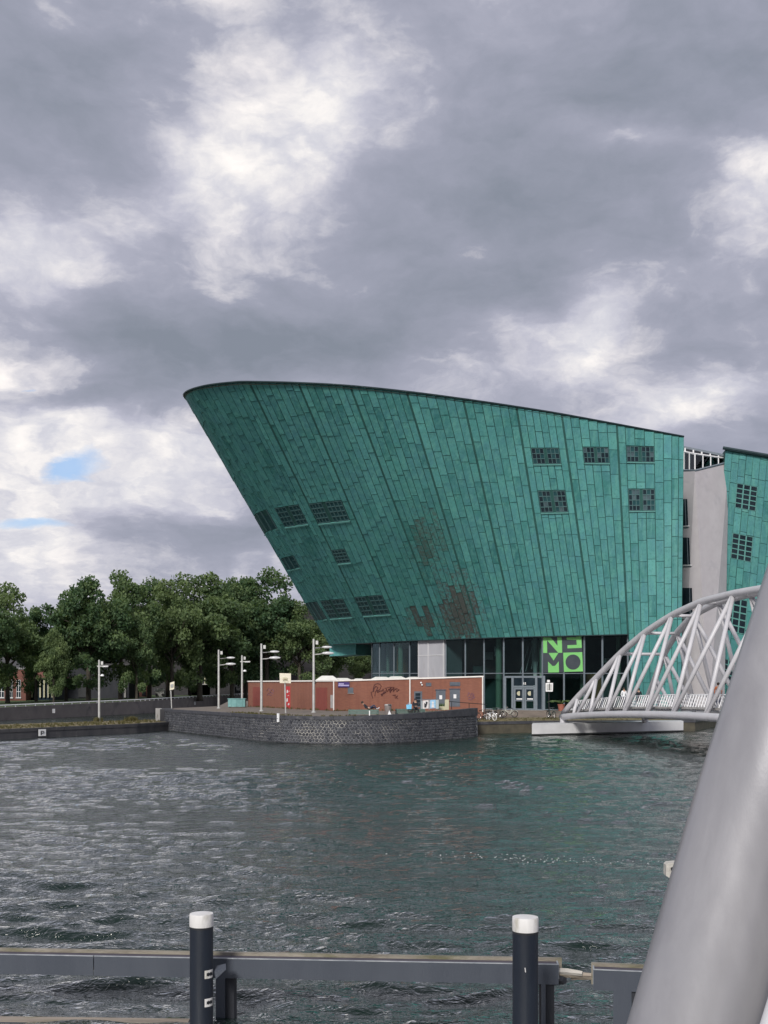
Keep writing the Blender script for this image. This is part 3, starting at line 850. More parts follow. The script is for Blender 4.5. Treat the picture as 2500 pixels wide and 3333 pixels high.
# windows: centre on the 1659 px view, width and height there, halves, bars across and down each half
wins = [(1183, 985, 61, 33, 2, 3, 3), (1283, 983, 60, 33, 2, 3, 3), (1382, 981, 60, 33, 2, 3, 3), (1197, 1083, 62, 46, 2, 3, 4), (1385, 1080, 58, 46, 2, 3, 4),
        (712, 1106, 62, 42, 2, 4, 4), (631, 1113, 50, 40, 2, 3, 4), (575, 1124, 32, 38, 1, 4, 4), (738, 1201, 32, 28, 1, 4, 4), (629, 1215, 26, 24, 1, 3, 3),
        (805, 1308, 54, 40, 2, 3, 4), (727, 1315, 46, 38, 2, 3, 4), (680, 1320, 30, 36, 1, 4, 4)]
holes = {}
winspec = []
for (u, v, w, h, hv_, nc, nr) in wins:
    best = None
    for k in range(1, ncol):
        x = bounds[k][0]; z = solve_z(x, v); d = abs(projS(hull(x, z))[0] - u)
        if best is None or d < best[0]: best = (d, k, z)
    k = best[1]; x = bounds[k][0]
    zt = solve_z(x, v - h / 2); zb = solve_z(x, v + h / 2)
    zm = (zt + zb) / 2
    ka = min(range(ncol + 1), key=lambda q: abs(projS(hull(bounds[q][0], zm))[0] - (u - w / 2)))
    kb = min(range(ncol + 1), key=lambda q: abs(projS(hull(bounds[q][0], zm))[0] - (u + w / 2)))
    ka, kb = min(ka, kb), max(ka, kb)
    if kb == ka: kb = ka + 1
    for c_ in range(ka, kb): holes.setdefault(c_, []).append((zb - .06, zt + .06))
    winspec.append((ka, kb, zb, zt, hv_, nc, nr))

r2 = random.Random(21)
def near(p, u, v, su, sv):
    a, b_ = projS(p); return math.exp(-.5 * (((a - u) / su) ** 2 + ((b_ - v) / sv) ** 2))
panels = []
for c_ in range(ncol):
    xa, seam = bounds[c_]; xb = bounds[c_ + 1][0]
    seam2 = bounds[c_ + 1][1]
    xm = (xa + xb) / 2
    z0 = lowz(xm) + .03; zt = min(cr(DR, xa).z, cr(DR, xb).z) - .10
    cuts = [z0]; z = z0 + r2.uniform(.25, 1.9) if c_ % 2 else z0 + r2.uniform(.6, 2.2)
    while z < zt - .5:
        cuts.append(z); z += r2.choice((1.75, 2.1, 2.1, 2.1, 2.35)) + r2.uniform(-.12, .12)
    cuts.append(zt)
    ivs = list(zip(cuts[:-1], cuts[1:]))
    for (ha, hb) in holes.get(c_, []):
        nv = []
        for (a, b_) in ivs:
            if b_ <= ha or a >= hb: nv.append((a, b_)); continue
            if a < ha - .12: nv.append((a, ha))
            if b_ > hb + .12: nv.append((hb, b_))
        ivs = nv
    coltone = r2.uniform(-.14, .14)
    for (a, b_) in ivs:
        wcol = (hull(xa, (a + b_) / 2) - hull(xb, (a + b_) / 2)).length
        ga = (.11 if seam else .04) / wcol * (xb - xa); gb = (.11 if seam2 else .04) / wcol * (xb - xa)
        x0 = xa + ga; x1 = xb - gb; a2 = a + .020; b2 = b_ - .020
        q = [hull(x1, a2), hull(x0, a2), hull(x0, b2), hull(x1, b2)]
        mid = (q[0] + q[1] + q[2] + q[3]) / 4
        tone = min(1, max(0, r2.gauss(.55, .17) + coltone))
        if r2.random() < .05: tone *= .35
        bare = max(near(mid, 925, 1170, 40, 58) * .50, near(mid, 990, 1310, 40, 58) * .66, near(mid, 915, 1338, 28, 18) * .62, near(mid, 1010, 1362, 34, 14) * .55)
        bare += r2.uniform(-.07, .07)
        damp = min(1, .75 * near(mid, 925, 1165, 60, 80) + r2.uniform(0, .16))
        panels.append((q, (tone, max(0, bare), damp, 1), mid))
def sheet(mb, q, tint):
    mb.cur = tint
    tb, tt = r2.uniform(.05, .085), r2.uniform(.02, .04)
    mb.slab(q, -.005, (tb, tb, tt, tt))
def parea(q):
    s_ = [projS(p) for p in q]
    return abs(sum(s_[i][0] * s_[(i + 1) % 4][1] - s_[(i + 1) % 4][0] * s_[i][1] for i in range(4))) / 2
# the quads must be counter-clockwise seen from outside
q = panels[0][0]; nrm = (q[2] - q[0]).cross(q[3] - q[1]); FLIP = nrm.y > 0
panels = [((p[0][::-1] if FLIP else p[0]), p[1], p[2]) for p in panels]
if FLIP: panels = [([p[0][2], p[0][3], p[0][0], p[0][1]], p[1], p[2]) for p in panels]
order = sorted(range(len(panels)), key=lambda i: -parea(panels[i][0]))
bigp = set(order[:300]); rest = MB()
for i, (q, tint, mid) in enumerate(panels):
    if i in bigp:
        mb = MB(); sheet(mb, q, tint); mb.build('copper_sheet', 'copper', mus, attr=True)
    else: sheet(rest, q, tint)
rest.build('copper_sheets', 'copper', mus, attr=True, kind='stuff')

for (ka, kb, zb, zt, hv_, nc, nr) in winspec:
    xa, xb = bounds[ka][0], bounds[kb][0]
    fr = MB(); panes = []
    for h_ in range(hv_):
        # x grows towards the prow (leftwards); leave a post between the halves
        wa = xa + (xb - xa) * (h_ / hv_ + (.015 if h_ == 0 else .055)); wb = xa + (xb - xa) * ((h_ + 1) / hv_ - (.015 if h_ == hv_ - 1 else .055))
        def bar(x0, x1, z0, z1, t_=.075):
            q = [hull(x1, z0), hull(x0, z0), hull(x0, z1), hull(x1, z1)]
            if FLIP: q = [q[1], q[0], q[3], q[2]]
            fr.slab(q, -.005, t_)
        for k in range(nc + 1):
            xx = wa + (wb - wa) * k / nc; hw = (wb - wa) * (.028 if 0 < k < nc else .035)
            bar(max(wa, xx - hw), min(wb, xx + hw), zb, zt)
        for k in range(nr + 1):
            zz = zb + (zt - zb) * k / nr; hz = (zt - zb) * (.019 if 0 < k < nr else .028)
            bar(wa, wb, max(zb, zz - hz), min(zt, zz + hz), .068)
        for k in range(nc):
            for j in range(nr):
                panes.append((wa + (wb - wa) * k / nc, wa + (wb - wa) * (k + 1) / nc, zb + (zt - zb) * j / nr, zb + (zt - zb) * (j + 1) / nr))
    f = fr.build('window', 'window_frame' if 'window_frame' in M else 'grey_frame', mus)
    q = [hull(xb, zb - .14), hull(xa, zb - .14), hull(xa, zb - .03), hull(xb, zb - .03)]
    if FLIP: q = [q[1], q[0], q[3], q[2]]
    MB().slab(q, -.005, .16).build('sill', 'copper_frame', f)
    for (x0, x1, z0, z1) in panes:
        q = [hull(x1, z0), hull(x0, z0), hull(x0, z1), hull(x1, z1)]
        if FLIP: q = [q[1], q[0], q[3], q[2]]
        MB().slab(q, -.004, .012 + r2.uniform(0, .01)).build('pane', ('pane_teal' if ka > 40 else r2.choice(('window_dark', 'window_dark', 'window_dark', 'pane_teal', 'pane_sky_reflection'))), f)

# ---- glazed ground floor under the copper
gx = np.linspace(1.0, nseg - 5.2, 120)
gpath = []
for x in gx:
    p = cr(DB, x); a = cr(DB, max(x - .1, 0)); c_ = cr(DB, min(x + .1, nseg)); d = (c_ - a).normalized(); nn = Vector((-d.y, d.x, 0))
    if nn.y < 0: nn = -nn
    gpath.append((p.x + nn.x * .7, p.y + nn.y * .7))
def gp_at(u, back=0.0):
    k = (u - CXP) / FP
    for a, b_ in zip(gpath[:-1], gpath[1:]):
        fa = a[0] - k * a[1]; fb = b_[0] - k * b_[1]
        if fa * fb <= 0:
            t_ = fa / (fa - fb); x = a[0] + (b_[0] - a[0]) * t_; y = a[1] + (b_[1] - a[1]) * t_
            dx, dy = b_[0] - a[0], b_[1] - a[1]; l = math.hypot(dx, dy); nx, ny = dy / l, -dx / l
            if ny < 0: nx, ny = -nx, -ny
            return Vector((x + nx * back, y + ny * back, 0))
    e = gpath[-1] if abs(gpath[-1][0] / gpath[-1][1] - k) < abs(gpath[0][0] / gpath[0][1] - k) else gpath[0]
    return Vector((e[0], e[1] + back, 0))
GZ = 1.88
def gz(u, v):                                     # height on the glass plane at column u seen at row v
    p = gp_at(u); return CZ - (v - HVP) / FP * p.y
mull = [1160, 1193, 1236, 1283, 1334, 1365, 1452, 1515, 1576, 1640, 1702, 1766, 1836, 1902, 1961, 2044]
for a, b_ in zip(mull[:-1], mull[1:]):
    if a == 1365: continue
    pa, pb = gp_at(a), gp_at(b_)
    for (z0, z1) in ((GZ, gz((a + b_) / 2, 2192)), (gz((a + b_) / 2, 2192), ZS)):
        if a in (1640, 1702) and z0 == GZ: continue
        MB().slab([pa + Vector((0, 0, z0 + .03)), pb + Vector((0, 0, z0 + .03)), pb + Vector((0, 0, z1 - .03)), pa + Vector((0, 0, z1 - .03))], -.015, .015).build('glass_pane', 'glass', mus)
for u in mull:
    p = gp_at(u)
    MB().box((p.x, p.y, (GZ + ZS) / 2), (.13, .16, ZS - GZ), .5).build('mullion', 'grey_frame', mus)
for a, b_ in zip(mull[:-1], mull[1:]):
    if a == 1365: continue
    pa, pb = gp_at(a), gp_at(b_); zz = gz((a + b_) / 2, 2192)
    MB().tube([pa + Vector((0, -.03, zz)), pb + Vector((0, -.03, zz))], .05, 4).build('transom', 'grey_frame', mus)
    MB().tube([pa + Vector((0, -.03, GZ + .06)), pb + Vector((0, -.03, GZ + .06))], .06, 4).build('transom', 'grey_frame', mus)
# concrete core seen between the glass
pa, pb = gp_at(1366), gp_at(1451)
d = (pb - pa); d.z = 0; dn = d.normalized(); nn = Vector((-dn.y, dn.x, 0))
if nn.y < 0: nn = -nn
mb = MB()
z0, z1 = GZ, ZS
pa2 = pa - nn * .25; pb2 = pb - nn * .25
mb.hexa([pa2 + Vector((0, 0, z0)), pb2 + Vector((0, 0, z0)), pb2 + nn * 3 + Vector((0, 0, z0)), pa2 + nn * 3 + Vector((0, 0, z0)),
         pa2 + Vector((0, 0, z1)), pb2 + Vector((0, 0, z1)), pb2 + nn * 3 + Vector((0, 0, z1)), pa2 + nn * 3 + Vector((0, 0, z1))])
core_o = mb.build('concrete_core', 'plaster_grey', mus)
mb = MB()
for t_ in (0.02, .40, .98):
    c_ = pa2.lerp(pb2, t_) - nn * .03; mb.box((c_.x, c_.y, (z0 + z1) / 2), (.09, .1, z1 - z0 - .1), math.atan2(dn.y, dn.x))
zz = gz(1410, 2133)
c_ = pa2.lerp(pb2, .5) - nn * .02; mb.box((c_.x, c_.y, zz), (d.length, .06, .09), math.atan2(dn.y, dn.x))
mb.build('joint_strip', 'pale_concrete', core_o)
# interior: floor, back wall, columns, things glimpsed through the glass
ip = [gp_at(u, 6.5) for u in (1150, 1300, 1452, 1640, 1836, 2046)]
mb = MB()
for a, b_ in zip(ip[:-1], ip[1:]): mb.add([(a.x, a.y, GZ), (b_.x, b_.y, GZ), (b_.x, b_.y, ZS), (a.x, a.y, ZS)], [(0, 1, 2, 3)])
mb.build('interior_wall', 'interior_dark', mus)
mb = MB(); f0 = [gp_at(u, .1) for u in (1150, 1300, 1452, 1640, 1836, 2046)]
n = len(f0)
mb.add([(p.x, p.y, GZ + .01) for p in f0] + [(p.x, p.y, GZ + .01) for p in ip], [(i, i + 1, n + i + 1, n + i) for i in range(n - 1)])
mb.build('interior_floor', 'interior_floor', mus)
for (u, back, w, mat_) in ((1294, .5, .62, 'interior_column'), (1217, 2.2, .4, 'interior_column'), (1600, 1.5, .7, 'interior_column'), (1690, 4, .5, 'interior_pale'), (1745, 1.5, .45, 'interior_column'),
                           (1870, 2.5, .6, 'interior_column'), (1985, 3, .5, 'interior_column')):
    p = gp_at(u, back); MB().lathe([(w / 2, 0), (w / 2, ZS - GZ)], (p.x, p.y, GZ), 14).build('column', mat_, mus, smooth=True)
for (u, back, v, sx, sy, sz, mat_) in ((1258, 2.5, 2150, 1.4, .4, 3.0, 'interior_orange'), (1215, 3, 2196, 3.0, .6, .9, 'interior_pale'), (1520, 4, 2135, 1.1, .3, .9, 'interior_pale'),
                                       (1560, 4, 2120, 1.3, .3, 1.1, 'interior_pale'), (1500, 5, 2180, 4, .5, .8, 'interior_dark'), (1880, 5, 2240, 1.2, 1.2, 3.2, 'interior_orange'),
                                       (1690, 6, 2120, 3.0, .3, 2.5, 'interior_pale'), (1940, 5, 2150, 2.0, .5, .5, 'interior_pale'), (1655, 2, 2290, 1.2, .4, 1.3, 'sign_green')):
    p = gp_at(u, back); z = CZ - (v - HVP) / FP * p.y
    MB().box((p.x, p.y, z), (sx, sy, sz), .5).build('furnishing', mat_, mus)
mb = MB()
for k in range(7):                     # slanting exhibit rods inside the entrance
    a = gp_at(1650 + 16 * k, 3 + k * .3); mb.tube([a + Vector((0, 0, GZ + 4 + .3 * k)), a + Vector((1.2 - .3 * k, .5, GZ + 7.6))], .045, 5)
mb.build('exhibit_rods', 'interior_pale', mus)

pa, pb = gp_at(1160), ip[0]
MB().slab([Vector((pb.x, pb.y, GZ)), Vector((pa.x, pa.y, GZ)), Vector((pa.x, pa.y, ZS)), Vector((pb.x, pb.y, ZS))], -.02, .02).build('end_pane', 'glass', mus)

# ---- entrance doors
def gpt(u, v, out=.0):
    p = gp_at(u, -out); return Vector((p.x, p.y, CZ - (v - HVP) / FP * gp_at(u).y))
ent = MB()
def gbar(mb, u0, v0, u1, v1, o0=-.06, o1=.06):
    a = gp_at(u0); b_ = gp_at(u1); zb = gz((u0 + u1) / 2, max(v0, v1)); zt = gz((u0 + u1) / 2, min(v0, v1))
    mb.slab([a + Vector((0, 0, zb)), b_ + Vector((0, 0, zb)), b_ + Vector((0, 0, zt)), a + Vector((0, 0, zt))], o0, o1)
for (u0, u1) in ((1642, 1648), (1666, 1673), (1743, 1750), (1768, 1775)): gbar(ent, u0, 2203, u1, 2311, -.06, .10)
gbar(ent, 1642, 2200, 1775, 2206, -.05, .09); gbar(ent, 1667, 2232, 1750, 2238, -.05, .09)
entr = ent.build('door_frame', 'grey_frame', mus)
for (u0, u1) in ((1673.5, 1707.5), (1708.5, 1742.5)):
    mb = MB()
    gbar(mb, u0, 2239, u0 + 5, 2309); gbar(mb, u1 - 5, 2239, u1, 2309); gbar(mb, u0 + 5, 2239, u1 - 5, 2244); gbar(mb, u0 + 5, 2279, u1 - 5, 2282); gbar(mb, u0 + 5, 2306, u1 - 5, 2309)
    dr = mb.build('door', 'grey_frame', mus)
    mb = MB(); gbar(mb, u0 + 5, 2244, u1 - 5, 2279, -.02, .01); mb.build('pane', 'window_dark', dr)
    mb = MB(); gbar(mb, u0 + 5, 2282, u1 - 5, 2306, -.02, .01); mb.build('pane', 'glass', dr)
    c_ = gpt((u0 + u1) / 2, 2257, .05)
    MB().lathe([(.25, -.012), (.25, .012)], c_, 18, 'Y').build('round_sticker', 'cream', dr)
    mb = MB(); gbar(mb, u0 + 8, 2273, u1 - 7, 2277, .03, .045); mb.build('white_strip', 'white_paint', dr)
mb = MB(); gbar(mb, 1673, 2207, 1743, 2231, -.02, .01); mb.build('fanlight', 'window_dark', entr)
mb = MB(); gbar(mb, 1750, 2207, 1768, 2309, -.02, .01); mb.build('side_light', 'window_dark', entr)
mb = MB(); gbar(mb, 1648, 2207, 1666, 2309, -.02, .01); mb.build('side_light', 'glass', entr)
mb = MB(); gbar(mb, 1701, 2221, 1706, 2222.5, .03, .04); gbar(mb, 1704, 2222.5, 1706, 2228, .03, .04); gbar(mb, 1708, 2221, 1712, 2222.5, .03, .04); gbar(mb, 1710, 2222.5, 1712, 2225, .03, .04); gbar(mb, 1708, 2225, 1710, 2227, .03, .04); gbar(mb, 1708, 2226.5, 1713, 2228, .03, .04)
mb.build('house_number', 'white_paint', entr)
mb = MB(); gbar(mb, 1648, 2311, 1775, 2316, -.1, .8); mb.build('door_step', 'pale_concrete', entr)

# ---- block-letter sign behind the glass
sg = thing('letter_sign', 'square green and dark block-letter sign hanging above the entrance', 'sign', gpt(1834, 2188, .12))
def sp(x, y):       # x, y on the 300 px enlargement of the sign
    u = 1750 + x * .18083; v = 2050 + y * .18083
    return u, v
def poly_sign(name, pts, mat_, o):
    vs = []
    u0, u1 = sp(95, 0)[0], sp(825, 0)[0]
    A = gp_at(u0, -.10); B_ = gp_at(u1, -.10); dd = (B_ - A).normalized(); nn_ = Vector((dd.y, -dd.x, 0))
    fr_, bk_ = [], []
    for (x, y) in pts:
        u, v = sp(x, y); k = (u - CXP) / FP
        # intersect the sight line with the sign's plane
        t_ = (k * A.y - A.x) / (dd.x - k * dd.y); P = A + dd * t_; z = CZ - (v - HVP) / FP * P.y
        fr_.append(Vector((P.x, P.y, z)) + nn_ * (o + .02)); bk_.append(Vector((P.x, P.y, z)) + nn_ * o)
    n = len(pts); mb = MB()
    mb.add(fr_ + bk_, [tuple(range(n)), tuple(range(2 * n - 1, n - 1, -1))] + [(i, n + i, n + (i + 1) % n, (i + 1) % n) for i in range(n)])
    return mb.build(name, mat_, sg)
poly_sign('backing', [(98, 128), (800, 118), (822, 752), (110, 770)], 'sign_slate', 0)
poly_sign('letter_piece', [(100, 140), (170, 137), (176, 415), (104, 417)], 'sign_green', .03)
poly_sign('letter_piece', [(172, 140), (245, 140), (362, 290), (357, 134), (436, 134), (446, 412), (375, 414), (178, 195)], 'sign_green', .033)
poly_sign('letter_piece', [(528, 182), (702, 182), (702, 200), (708, 270), (540, 277), (540, 335), (797, 325), (788, 122), (702, 124), (702, 135), (526, 138)], 'sign_green', .03)
poly_sign('letter_piece', [(200, 417), (378, 414), (290, 552)], 'sign_green', .03)
poly_sign('letter_piece', [(190, 572), (268, 650), (318, 648), (382, 568), (388, 765), (194, 768)], 'sign_green', .03)
poly_sign('letter_piece', [(464, 412), (805, 402), (820, 748), (478, 757)], 'sign_green', .03)
poly_sign('letter_piece', [(641 + 135 * math.cos(a), 580 + 136 * math.sin(a)) for a in np.linspace(0, 2 * PI, 29)[:-1]], 'sign_slate', .056)

# small copper canopy box behind the prow
pb_ = [U(1073, 2136, 151), U(1158, 2131, 149)]
mb = MB(); mb.cur = (.95, 0, 0, 1)
a, b_ = pb_
mb.hexa([a, b_, b_ + Vector((2, 3, 0)), a + Vector((2, 3, 0)), Vector((a.x, a.y, U(0, 2098, 151).z)), Vector((b_.x, b_.y, U(0, 2096, 149).z)), Vector((b_.x + 2, b_.y + 3, U(0, 2096, 149).z)), Vector((a.x + 2, a.y + 3, U(0, 2098, 151).z))])
mb.build('canopy_box', 'copper_pale', mus) if 'copper_pale' in M else mb.build('canopy_box', 'copper', mus, attr=True)

# ---- white stair tower between the two copper volumes
tw = thing('stair_tower', 'off-white rendered stair tower between the copper volumes', 'tower', (33, 126, 1.85))
A0 = U(2216, 1530.5, 127); B0 = U(2262, 1531.5, 124.5); C0 = U(2372, 1504, 128)
def twp(p, lean): return Vector((p.x + lean, p.y, 1.7))
A1 = Vector((A0.x + .2, A0.y, 1.7)); B1 = Vector((B0.x + 1.5, B0.y, 1.7)); C1 = Vector((C0.x - .5, C0.y, 1.7))
D0 = C0 + Vector((-1, 14, 0)); E0 = A0 + Vector((-1, 12, 0)); D1 = Vector((D0.x, D0.y, 1.7)); E1 = Vector((E0.x, E0.y, 1.7))
mb = MB(); mb.add([A1, B1, C1, D1, E1, A0, B0, C0, D0, E0], [(0, 1, 6, 5), (1, 2, 7, 6), (2, 3, 8, 7), (3, 4, 9, 8), (4, 0, 5, 9), (5, 6, 7, 8, 9)])
mb.build('wall', 'stucco', tw)
mb = MB(); mb.tube([A0, B0, C0], .12, 5); mb.build('parapet_trim', 'grey_frame', tw)
def tface(u, v, o=0.0):
    """point on the left face of the tower"""
    n_ = (B0 - A0).cross(A1 - A0).normalized()
    if n_.y > 0: n_ = -n_
    dvec = Vector(((u - CXP) / FP, 1, -(v - HVP) / FP)); t_ = n_.dot(A0 - Vector((0, 0, CZ))) / n_.dot(dvec)
    return Vector((0, 0, CZ)) + dvec * t_ + n_ * o
for (q, sill) in (([(2219, 1712), (2240, 1709), (2237, 1624), (2219, 1624)], 1), ([(2218, 1838), (2247, 1837), (2244, 1750), (2218, 1749)], 1), ([(2218, 2010), (2254, 2009), (2252, 1914), (2218, 1913)], 1)):
    pts = [tface(u, v) for u, v in q]
    w_ = MB().slab(pts, -.02, .03).build('window', 'window_dark', tw)
    MB().slab([tface(q[0][0] - 2, q[0][1] + 5), tface(q[1][0] + 4, q[1][1] + 5), tface(q[1][0] + 4, q[1][1] + .5), tface(q[0][0] - 2, q[0][1] + .5)], -.02, .14).build('sill', 'pale_concrete', w_)
    MB().slab([tface(q[1][0] - 7, q[1][1]), tface(q[1][0] - 5.5, q[1][1]), tface(q[2][0] - 5.5, q[2][1]), tface(q[2][0] - 7, q[2][1])], .02, .06).build('frame', 'grey_frame', w_)
# glazed lantern on its top
lan = [U(2227, 1529, 128), U(2262, 1531, 125.5), U(2363, 1505, 128.5)]
ltop = [U(2227, 1470, 128), U(2262, 1477, 125.5), U(2363, 1492, 128.5)]
for i, nsub in ((0, 2), (1, 4)):
    for k in range(nsub):
        a = lan[i].lerp(lan[i + 1], k / nsub); b_ = lan[i].lerp(lan[i + 1], (k + 1) / nsub)
        c_ = ltop[i].lerp(ltop[i + 1], (k + 1) / nsub); d = ltop[i].lerp(ltop[i + 1], k / nsub)
        MB().slab([a, b_, c_, d], -.02, .01).build('lantern_pane', 'clear_glass', tw)
        MB().tube([a, d], .08, 5).build('lantern_post', 'white_paint', tw)
mb = MB(); mb.tube(ltop, .10, 5); mb.build('lantern_beam', 'white_paint', tw)
for k in range(5):
    a = ltop[0].lerp(ltop[2], k / 5 + .02); MB().tube([a, a + Vector((0, 0, .42 - .06 * k))], .10, 5).build('roof_strut', 'white_paint', tw)
rt = [U(2222, 1458, 128), U(2365, 1487, 128.5)]
mb = MB(); a, b_ = rt
mb.hexa([a, b_, b_ + Vector((0, 9, 0)), a + Vector((0, 9, 0)), a + Vector((0, 0, .25)), b_ + Vector((0, 0, .25)), b_ + Vector((0, 9, .25)), a + Vector((0, 9, .25))])
mb.build('lantern_roof', 'grey_frame', tw)
for k in range(6):
    a = U(2290, 1523 - k * 4.5, 131); b_ = U(2362, 1507 - k * 2.2, 131)
    MB().tube([a, b_], .07, 4).build('roof_louvre', 'pale_concrete', tw)

# ---- second copper volume
m2 = thing('copper_wing', 'leaning green copper wing behind the footbridge at right', 'building', (40, 128, 1.85))
TL, TR = U(2362, 1462, 127), U(2760, 1532, 122); BL, BR = U(2293, 2292, 133), U(2700, 2300, 128)
BL.z = 1.7
BR = BL + (TR - TL)
def wing(a, b_): return (BL.lerp(BR, a)).lerp(TL.lerp(TR, a), b_)
mb = MB(); mb.cur = (.4, 0, 0, 1)
mb.add([BL, BR, TR, TL, BL + Vector((2, 14, 0)), BR + Vector((2, 14, 0)), TR + Vector((2, 14, 0)), TL + Vector((2, 14, 0))], [(0, 1, 2, 3), (4, 0, 3, 7), (1, 5, 6, 2), (5, 4, 7, 6), (3, 2, 6, 7)])
mb.build('shell', 'gap_dark', m2)
mb = MB(); mb.tube([TL + Vector((-.35, -.2, .1)), TR + Vector((0, -.2, .1))], .2, 6); mb.build('rim_flashing', 'rim_metal', m2)
wn = 17
w2 = [(2.4, 5.2, .795, .885), (2.3, 5.2, .605, .70), (2.2, 5.2, .33, .46), (2.0, 5.0, .12, .22)]
for i in range(wn):
    ivs = []; z = -r2.uniform(0, .07)
    while z < 1: 
        h_ = r2.choice((.062, .074, .074, .082)); ivs.append((max(z, 0), min(z + h_, .994))); z += h_
    for (a0, a1, h0, h1) in w2:
        if i >= int(a0) and i < int(a1):
            nv = []
            for (a, b_) in ivs:
                if b_ <= h0 or a >= h1: nv.append((a, b_)); continue
                if a < h0 - .004: nv.append((a, h0))
                if b_ > h1 + .004: nv.append((h1, b_))
            ivs = nv
    g0 = .004 if i % 6 == 3 else .0016
    for (a, b_) in ivs:
        if b_ - a < .006: continue
        mb = MB(); mb.cur = (min(1, max(0, r2.gauss(.55, .17))), max(0, r2.uniform(-.1, .08)), r2.uniform(0, .2), 1)
        q = [wing(i / wn + g0, a + .0009), wing((i + 1) / wn - .0016, a + .0009), wing((i + 1) / wn - .0016, b_ - .0009), wing(i / wn + g0, b_ - .0009)]
        tb, tt = r2.uniform(.045, .08), r2.uniform(.02, .04)
        mb.slab(q, -.005, (tb, tb, tt, tt)); mb.build('copper_sheet', 'copper', m2, attr=True)
for (a0, a1, h0, h1) in w2:
    A_, B_ = int(a0) / wn, int(a1) / wn; fr = MB(); nc, nr = 3, 5
    for k in range(nc + 1):
        xx = A_ + (B_ - A_) * k / nc; hw = (B_ - A_) * .03
        fr.slab([wing(max(A_, xx - hw), h0), wing(min(B_, xx + hw), h0), wing(min(B_, xx + hw), h1), wing(max(A_, xx - hw), h1)], -.005, .07)
    for k in range(nr + 1):
        zz = h0 + (h1 - h0) * k / nr; hz = (h1 - h0) * .018
        fr.slab([wing(A_, max(h0, zz - hz)), wing(B_, max(h0, zz - hz)), wing(B_, min(h1, zz + hz)), wing(A_, min(h1, zz + hz))], -.005, .062)
    f = fr.build('window', 'copper_frame', m2)
    for k in range(nc):
        for j in range(nr):
            q = [wing(A_ + (B_ - A_) * k / nc, h0 + (h1 - h0) * j / nr), wing(A_ + (B_ - A_) * (k + 1) / nc, h0 + (h1 - h0) * j / nr),
                 wing(A_ + (B_ - A_) * (k + 1) / nc, h0 + (h1 - h0) * (j + 1) / nr), wing(A_ + (B_ - A_) * k / nc, h0 + (h1 - h0) * (j + 1) / nr)]
            MB().slab(q, -.004, .02 + r2.uniform(0, .01)).build('pane', 'window_dark', f)
# ================================================================== RED BRICK SHED ON THE ISLAND
SL = Vector((-15.8, 132, 0)); SC = Vector((-4.74, 109.7, 0)); SJ = Vector((2.45, 110.85, 0)); SR = Vector((9.75, 112, 0))
shed = thing('brick_shed', 'low flat-roofed red brick shed with white roof edge on the island', 'shed', (0, 112, IZ))
zr = {'l': 5.13, 'c': 5.13, 'j': 5.33, 'r': 5.56}
bkL, bkR = Vector((-9.0, 137, 0)), Vector((8.2, 122, 0))
bot = [SL, SC, SR, bkR, bkL]; tz = [5.13, 5.13, 5.56, 5.5, 5.13]
v = [(p.x, p.y, 1.0) for p in bot] + [(p.x, p.y, z - .16) for p, z in zip(bot, tz)]
MB().add(v, [(0, 1, 6, 5), (1, 2, 7, 6), (2, 3, 8, 7), (3, 4, 9, 8), (4, 0, 5, 9)]).build('wall', 'shed_brick', shed)
MB().add([(p.x, p.y, z - .05) for p, z in zip(bot, tz)], [(0, 1, 2, 3, 4)]).build('roof', 'roof_felt', shed)
def fascia(a, za, b_, zb):
    d = (b_ - a).normalized(); nn = Vector((d.y, -d.x, 0))
    p = [a + nn * .10, b_ + nn * .10, b_ - nn * .2, a - nn * .2]
    return MB().hexa([(q.x, q.y, z - .135) for q, z in zip(p, (za, zb, zb, za))] + [(q.x, q.y, z) for q, z in zip(p, (za, zb, zb, za))])
for a, za, b_, zb in ((SL, 5.13, SC, 5.13), (SC + Vector((.11, .02, 0)), 5.13, SR, 5.56), (SR + Vector((0, .3, 0)), 5.56, bkR, 5.5)):
    fascia(a, za, b_, zb).build('roof_edge', 'fascia_white', shed)
def shed_pt(face, u, v, o=0.0):
    a, b_ = (SL, SC) if face == 'l' else (SC, SR)
    d = (b_ - a).normalized(); nn = Vector((d.y, -d.x, 0)); k = (u - CXP) / FP
    t_ = (k * a.y - a.x) / (d.x - k * d.y); P = a + d * t_
    return Vector((P.x, P.y, CZ - (v - HVP) / FP * P.y)) + nn * o
def shed_plate(name, face, u0, v0, u1, v1, mat_, o0=-.02, o1=.04, parent=None, label=None):
    q = [shed_pt(face, u0, v1), shed_pt(face, u1, v1), shed_pt(face, u1, v0), shed_pt(face, u0, v0)]
    return MB().slab(q, o0, o1).build(name, mat_, parent or shed, label=label)
for face, u, top in (('l', 1088.5, 2214), ('r', 1334, 2208), ('r', 1570.5, 2202)):
    a = shed_pt(face, u, top, .07); MB().tube([a, Vector((a.x, a.y, 2.0))], .065, 7).build('downpipe', 'fascia_white', shed)
d1 = shed_plate('door', 'l', 824, 2236, 847, 2298, 'red_door'); d2 = shed_plate('door', 'l', 1030, 2238, 1065, 2311, 'red_door')
shed_plate('plinth_patch', 'l', 1076, 2262, 1084, 2305, 'concrete', -.02, .012)
# painted red strip with pale scribbles
rs_ = shed_plate('painted_strip', 'l', 930, 2234, 945, 2307, 'poster_red', -.02, .02)
mb = MB()
for (a, b_, c_) in ((2245, 2256, 936), (2262, 2266, 939), (2272, 2285, 935), (2288, 2296, 940), (2249, 2252, 941)):
    mb.slab([shed_pt('l', c_ - 2.2, b_), shed_pt('l', c_ + 2.6, b_ - 2), shed_pt('l', c_ + 2.0, a), shed_pt('l', c_ - 1.5, a + 2)], .02, .03)
mb.build('scribble', 'poster_pale', rs_)
